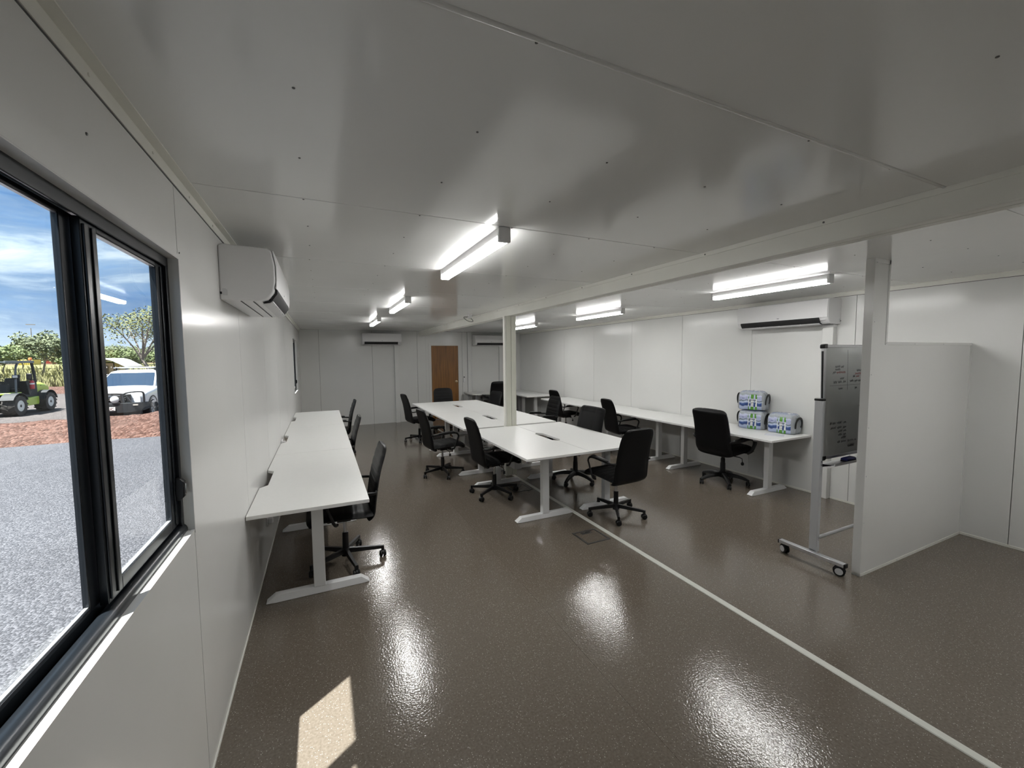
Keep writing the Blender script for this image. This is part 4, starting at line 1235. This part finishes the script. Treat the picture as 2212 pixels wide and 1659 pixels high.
MB().loft([[(.40, -.42, .36), (.72, -.42, .36), (.72, -.42, .66), (.40, -.42, .70)], [(.40, .38, .36), (.74, .38, .36), (.74, .38, .70), (.40, .38, .72)], [(.40, .52, .40), (.70, .52, .42), (.70, .52, .70), (.40, .52, .72)]]).build('side_tank', M_GREEN, t, bevel=.02)
MB().loft([[(-.55, .62, .70), (.55, .62, .70), (.55, .62, 1.22), (.42, .62, 1.32), (-.42, .62, 1.32), (-.55, .62, 1.22)], [(-.56, 1.3, .70), (.56, 1.3, .70), (.56, 1.3, 1.16), (.42, 1.3, 1.27), (-.42, 1.3, 1.27), (-.56, 1.3, 1.16)], [(-.5, 1.72, .62), (.5, 1.72, .62), (.5, 1.72, 1.02), (.38, 1.72, 1.10), (-.38, 1.72, 1.10), (-.5, 1.72, 1.02)]]).build('engine_hood', M_GREEN, t, bevel=.03)
MB().box(-.57, .57, 1.0, 1.02, 1.12, 1.16).build('hood_gap', M_DARK, t)
def fender(y, a0, a1, m_, nm, rr=.50):
    for s in (-1, 1):
        n = 12; rings = []
        for i in range(n + 1):
            a = R(a0 + (a1 - a0) * i / n)
            c_, s_ = math.cos(a), math.sin(a)
            rings.append([(s * .45, y + rr * c_, .415 + rr * s_), (s * .84, y + rr * c_, .415 + rr * s_), (s * .84, y + (rr + .02) * c_, .415 + (rr + .02) * s_), (s * .45, y + (rr + .02) * c_, .415 + (rr + .02) * s_)])
        MB().loft(rings).build(nm, m_, t)
fender(1.05, 15, 165, M_DG, 'rear_fender'); fender(-.95, 25, 150, M_DG, 'front_fender')
MB().box(-.60, .60, -1.02, -.35, .86, .94).build('front_cowl', M_GREEN, t, bevel=.02)
MB().box(-.62, .62, -.5, .60, .70, .80).build('cab_floor', M_DG, t, bevel=.01)
for s in (-1, 1):
    MB().prism([(.10, .78), (.62, .78), (.60, 1.36), (-.05, 1.36), (-.02, 1.2), (.05, .9)], 'x', s * .60 - .02, s * .60 + .02).build('cab_side', M_DG, t, bevel=.006)
    f = curve([(s * .62, .52, 1.30), (s * .61, .48, 1.75), (s * .60, .40, 2.16)])
    MB().tube([f(i / 6) for i in range(7)], .05, 6).build('rear_post', M_DG, t)
    f = curve([(s * .60, .42, 2.17), (s * .60, -.1, 2.19), (s * .60, -.40, 2.15), (s * .60, -.60, 1.95), (s * .60, -.66, 1.5), (s * .60, -.70, .92)])
    MB().tube([f(i / 20) for i in range(21)], .036, 6).build('front_post', M_LG, t, smooth=60)
MB().box(-.58, .58, .54, .58, .8, 1.36).build('rear_panel', M_DG, t)
rf = MB().box(-.64, .64, -1.25, .46, 2.15, 2.17).build('roof', M_LG, t)
for k in range(9): MB().box(-.6, .6, -1.2 + k * .18, -1.2 + k * .18 + .07, 2.17, 2.20).build('roof_bar', M_LG, rf)
for s in (-1, 1): MB().box(s * .64 - .03, s * .64 + .03, -1.3, .46, 2.12, 2.22).build('roof_rail', M_LG, rf, bevel=.01)
se = MB().loft([[(-.24, -.15, .95), (.24, -.15, .95), (.24, -.15, 1.06), (-.24, -.15, 1.06)], [(-.24, .30, .95), (.24, .30, .95), (.24, .30, 1.08), (-.24, .30, 1.08)]]).build('seat', M_BPL, t, bevel=.03)
MB().loft([[(-.23, .26, 1.05), (.23, .26, 1.05), (.23, .38, 1.05), (-.23, .38, 1.05)], [(-.22, .34, 1.5), (.22, .34, 1.5), (.22, .44, 1.5), (-.22, .44, 1.5)]]).build('seat_back', M_BPL, t, bevel=.04)
MB().tube([(.17 * math.cos(R(a)), -.38 + .06 * math.sin(R(a)), 1.33 + .13 * math.sin(R(a))) for a in range(0, 360, 20)], .013, 5, closed=True).build('steering_wheel', M_BPL, t)
MB().prism([(-.66, .9), (-.45, .9), (-.40, 1.22), (-.52, 1.28)], 'x', -.3, .3).build('dashboard', M_DG, t, bevel=.02)
wlp = MB().box(.55, .75, -.78, -.68, 1.52, 1.66).build('work_light', M_BPL, t, bevel=.01)
MB().box(.58, .72, -.79, -.78, 1.54, 1.64).build('lens', mat('lamp_lens', (.6, .6, .58), .2), wlp)
MB().tube([(.60, -.70, 1.5), (.66, -.72, 1.56)], .02, 5).build('light_bracket', M_DG, t)
MB().box(.84, 1.02, -.55, -.49, 1.44, 1.70).build('mirror', M_BPL, t, bevel=.03)
MB().tube([(.62, -.62, 1.4), (.80, -.52, 1.36), (.92, -.52, 1.45)], .01, 5).build('mirror_arm', M_BPL, t)
ex_ = MB().lathe([(.02, 0), (.075, .01), (.078, .30), (.05, .36), (.02, .38)], 14, (.665, .18, 1.02)).build('fire_extinguisher', mat('red_paint', (.42, .025, .03), .35), t)
MB().box(.63, .70, .14, .22, 1.39, 1.44).build('valve', M_BPL, ex_); MB().lathe([(.0785, .20), (.0795, .205), (.0795, .255), (.0785, .26)], 14, (.665, .18, 1.02)).build('collar', M_WHT, ex_)
bc = MB().lathe([(.035, 0), (.035, .05), (.06, .055), (.06, .12), (.04, .15), (.01, .155)], 14, (.58, .40, 2.2)).build('beacon', mat('orange_beacon', (.62, .17, .05), .3), t)
MB().loft([[(-.16, -.4, .85), (.16, -.4, .85), (.16, -.4, 1.12), (-.16, -.4, 1.12)], [(-.16, -1.9, .35), (.16, -1.9, .35), (.16, -1.9, .6), (-.16, -1.9, .6)]]).build('loader_arm', M_DG, t, bevel=.02)
MB().box(-.5, .5, -2.0, -1.9, .2, .75).build('attachment_plate', M_BPL, t, bevel=.01)

# ------------------------------------------------------------------ white ute
M_CAR = mat('white_car_paint', (.70, .71, .72), .25, coat=.6); M_CG = mat('car_glass', (.02, .035, .06), .08, spec=.5)
t = empty('white_ute', (-6.36, 18.95, GZ)); tag(t, 'white ute with a black bull bar parked facing the building', 'car')
def sec(y, hw, zb, zt, sh, crown=.03):
    r = [(hw * .90, zb), (hw, zb + .18), (hw * 1.0, zt - sh * 1.6), (hw * .975, zt - sh * .6), (hw * .90, zt - sh * .1), (hw * .6, zt + crown * .6), (hw * .25, zt + crown)]
    return [(x, y, z) for x, z in r] + [(-x, y, z) for x, z in reversed(r)]
MB().loft([sec(.16, .80, .50, .98, .10), sec(.30, .88, .46, 1.06, .10), sec(.60, .915, .44, 1.10, .09), sec(1.1, .93, .42, 1.15, .09), sec(1.55, .93, .42, 1.20, .10), sec(1.85, .935, .38, 1.22, .12, 0), sec(3.6, .935, .38, 1.20, .12, 0), sec(3.75, .935, .40, 1.22, .08, 0), sec(5.25, .92, .46, 1.20, .08, 0)]).build('body', M_CAR, t, smooth=50)
def cab(y, hw, z): return [(hw, y, z), (hw * .97, y, z + .03), (-hw * .97, y, z + .03), (-hw, y, z)]
gh = []
MB().loft([[(x, y, z) for x, y, z in ((-.86, 1.48, 1.18), (.86, 1.48, 1.18), (.86, 3.75, 1.18), (-.86, 3.75, 1.18))], [(x, y, z) for x, y, z in ((-.78, 1.92, 1.52), (.78, 1.92, 1.52), (.80, 3.68, 1.52), (-.80, 3.68, 1.52))], [(x, y, z) for x, y, z in ((-.70, 2.24, 1.74), (.70, 2.24, 1.74), (.72, 3.55, 1.75), (-.72, 3.55, 1.75))], [(x, y, z) for x, y, z in ((-.58, 2.42, 1.80), (.58, 2.42, 1.80), (.60, 3.40, 1.81), (-.60, 3.40, 1.81))]]).build('cabin', M_CAR, t, bevel=.03, smooth=60)
MB().loft([[(-.80, 1.500, 1.205), (.80, 1.500, 1.205), (.80, 1.525, 1.220), (-.80, 1.525, 1.220)], [(-.735, 1.885, 1.505), (.735, 1.885, 1.505), (.735, 1.905, 1.515), (-.735, 1.905, 1.515)], [(-.68, 2.14, 1.690), (.68, 2.14, 1.690), (.68, 2.16, 1.700), (-.68, 2.16, 1.700)]]).build('windscreen', M_CG, t)
for s in (-1, 1):
    for a, b in ((1.72, 2.62), (2.70, 3.48)):
        q = MB().add([(s * .868, a - .02, 1.22), (s * .868, b, 1.22), (s * .772, b - .02, 1.66), (s * .772, max(a, a + .36 if a < 2 else a), 1.66), (s * .840, a - .02, 1.22), (s * .840, b, 1.22), (s * .745, b - .02, 1.66), (s * .745, max(a, a + .36 if a < 2 else a), 1.66)], [(0, 1, 2, 3), (7, 6, 5, 4), (0, 4, 5, 1), (1, 5, 6, 2), (2, 6, 7, 3), (3, 7, 4, 0)])
        q.build('side_window', M_CG, t)
    mr = MB().loft([[(s * .96, 1.70, 1.20), (s * 1.14, 1.72, 1.20), (s * 1.14, 1.72, 1.34), (s * .98, 1.70, 1.36)], [(s * .96, 1.84, 1.20), (s * 1.13, 1.84, 1.20), (s * 1.13, 1.84, 1.34), (s * .98, 1.84, 1.36)]]).build('mirror', M_CAR, t, bevel=.02)
    MB().box(min(s * .93, s * 1.0), max(s * .93, s * 1.0), 1.74, 1.80, 1.17, 1.23).build('mirror_foot', M_BPL, mr)
    MB().loft([[(s * .42, .20, .80), (s * .83, .25, .80), (s * .85, .28, .95), (s * .46, .20, .98)], [(s * .42, .12, .80), (s * .84, .20, .82), (s * .86, .24, .94), (s * .46, .12, .96)]]).build('headlight', mat('headlight_glass', (.50, .53, .55), .12), t, bevel=.01)
    # flares and wheel
    MB().tube([(s * .90, .95 + .44 * math.cos(R(a)), .40 + .44 * math.sin(R(a))) for a in range(0, 181, 15)], .045, 6).build('wheel_arch', M_BPL, t)
    MB().tube([(s * .90, 4.15 + .44 * math.cos(R(a)), .40 + .44 * math.sin(R(a))) for a in range(0, 181, 15)], .045, 6).build('wheel_arch', M_BPL, t)
    MB().box(min(s * .88, s * .95), max(s * .88, s * .95), 1.5, 3.7, .30, .38).build('side_step', M_BPL, t, bevel=.01)
ty, rm = wheel_meshes(.39, .26, 26, .24)
tm, rmx = ty.mesh('tyre', mat('black_tyre', (.015, .015, .016), .8)), rm.mesh('rim', mat('dark_alloy', (.05, .052, .055), .35, metal=.5))
for s in (-1, 1):
    for y in (.95, 4.15):
        wv = bpy.data.objects.new('wheel', tm); col.objects.link(wv); wv.parent = t; wv.location = (s * .80, y, .385); wv.rotation_euler = (0, 0, 0 if s > 0 else math.pi)
        q = bpy.data.objects.new('rim', rmx); col.objects.link(q); q.parent = wv
        for k in range(6):
            a = k * math.pi / 3
            MB().tube([(.10, .05 * math.cos(a), .05 * math.sin(a)), (.105, .22 * math.cos(a), .22 * math.sin(a))], .022, 5).build('spoke', M_ALU, wv)
MB().box(-.55, .55, .09, .16, .72, .98).build('grille', M_DARK, t, bevel=.01)
for z in (.78, .86, .93): MB().box(-.42, .42, .07, .10, z, z + .018).build('grille_bar', M_ALU, t)
em = MB()
for a_, b_ in ((.085, .058), (.030, .055), (.055, .024)):
    em.tube([(a_ * math.cos(R(q)), 0, b_ * math.sin(R(q)) + (.02 if a_ == .055 else 0)) for q in range(0, 360, 20)], .007, 5, closed=True)
em.build('emblem', M_CHR, t, loc=(0, .055, .87))
# bull bar
bb = MB().loft([[(-.96, .42, .42), (-.94, .42, .66), (-.94, .48, .66), (-.96, .48, .42)], [(-.90, .02, .38), (-.88, .02, .68), (-.88, .20, .68), (-.90, .20, .38)], [(-.55, -.10, .34), (-.55, -.10, .68), (-.55, .14, .68), (-.55, .14, .34)], [(.55, -.10, .34), (.55, -.10, .68), (.55, .14, .68), (.55, .14, .34)], [(.90, .02, .38), (.88, .02, .68), (.88, .20, .68), (.90, .20, .38)], [(.96, .42, .42), (.94, .42, .66), (.94, .48, .66), (.96, .48, .42)]]).build('bull_bar', M_DG, t, bevel=.015)
for s in (-1, 1):
    f = curve([(s * .34, -.02, .66), (s * .37, -.02, .86), (s * .42, -.02, 1.01), (s * .62, .0, 1.06), (s * .84, .10, 1.06), (s * .90, .16, .98), (s * .90, .18, .66)])
    MB().tube([f(i / 24) for i in range(25)], .030, 8).build('hoop', M_DG, bb, smooth=60)
    MB().prism([(s * .30, .66), (s * .44, .66), (s * .40, 1.0), (s * .32, 1.0)], 'y', -.06, -.01).build('upright', M_DG, bb)
    MB().tube([(s * .44, -.03, .98), (s * .62, -.03, .68)], .026, 6).build('brace', M_DG, bb)
    MB().lathe([(.115, .0), (.12, -.02), (.12, -.055), (.10, -.07), (.01, -.078)], 22, (0, 0, 0), 'y').build('spot_light', mat('spot_cover', (.60, .62, .62), .35), bb, loc=(s * .18, -.06, .82))
    MB().box(min(s * .66, s * .80), max(s * .66, s * .80), -.085, -.04, .585, .625).build('indicator', mat('pale_lens', (.5, .45, .4), .2), bb)
MB().tube([(-.40, -.02, 1.0), (-.2, -.03, 1.02), (.2, -.03, 1.02), (.40, -.02, 1.0)], .030, 8).build('centre_tube', M_DG, bb)
MB().box(-.80, .80, .06, .30, .24, .36).build('bash_plate', M_DG, t, bevel=.01)
pl_ = MB().box(-.19, .19, -.125, -.115, .43, .56).build('number_plate', mat('plate_white', (.68, .66, .64), .4), t, bevel=.004)
tcv = bpy.data.curves.new('plate_text', 'FONT'); tcv.body = '5\u00b7UC'; tcv.size = .125; tcv.extrude = .001; tcv.align_x = 'CENTER'
to = bpy.data.objects.new('plate_text', tcv); col.objects.link(to)
dg = bpy.context.evaluated_depsgraph_get()
me = bpy.data.meshes.new_from_object(to.evaluated_get(dg)); bpy.data.objects.remove(to)
me.materials.clear(); me.materials.append(mat('plate_red_brown', (.16, .05, .04), .5))
po = bpy.data.objects.new('plate_characters', me); col.objects.link(po); po.parent = pl_; po.location = (0.02, -.127, .452); po.rotation_euler = (R(90), 0, 0)
MB().tube([(-.10, -.03, 1.02), (-.11, -.02, 1.75)], [.022, .010], 6).build('aerial', M_BPL, t)
rr = MB()
for y in (2.5, 2.95, 3.4): rr.tube([(-.62, y, 1.90), (.62, y, 1.90)], .022, 6)
for s in (-1, 1): rr.tube([(s * .62, 2.3, 1.90), (s * .62, 3.6, 1.90)], .022, 6)
rk = rr.build('roof_rack', M_ALU, t)
for s in (-1, 1):
    for y in (2.5, 3.4): MB().box(s * .60 - .03, s * .60 + .03, y - .05, y + .05, 1.79, 1.90).build('rack_foot', M_BPL, rk)
MB().box(.93, .945, 1.75, 2.2, .93, .96).build('side_decal', mat('decal_red', (.35, .05, .05), .5), t)
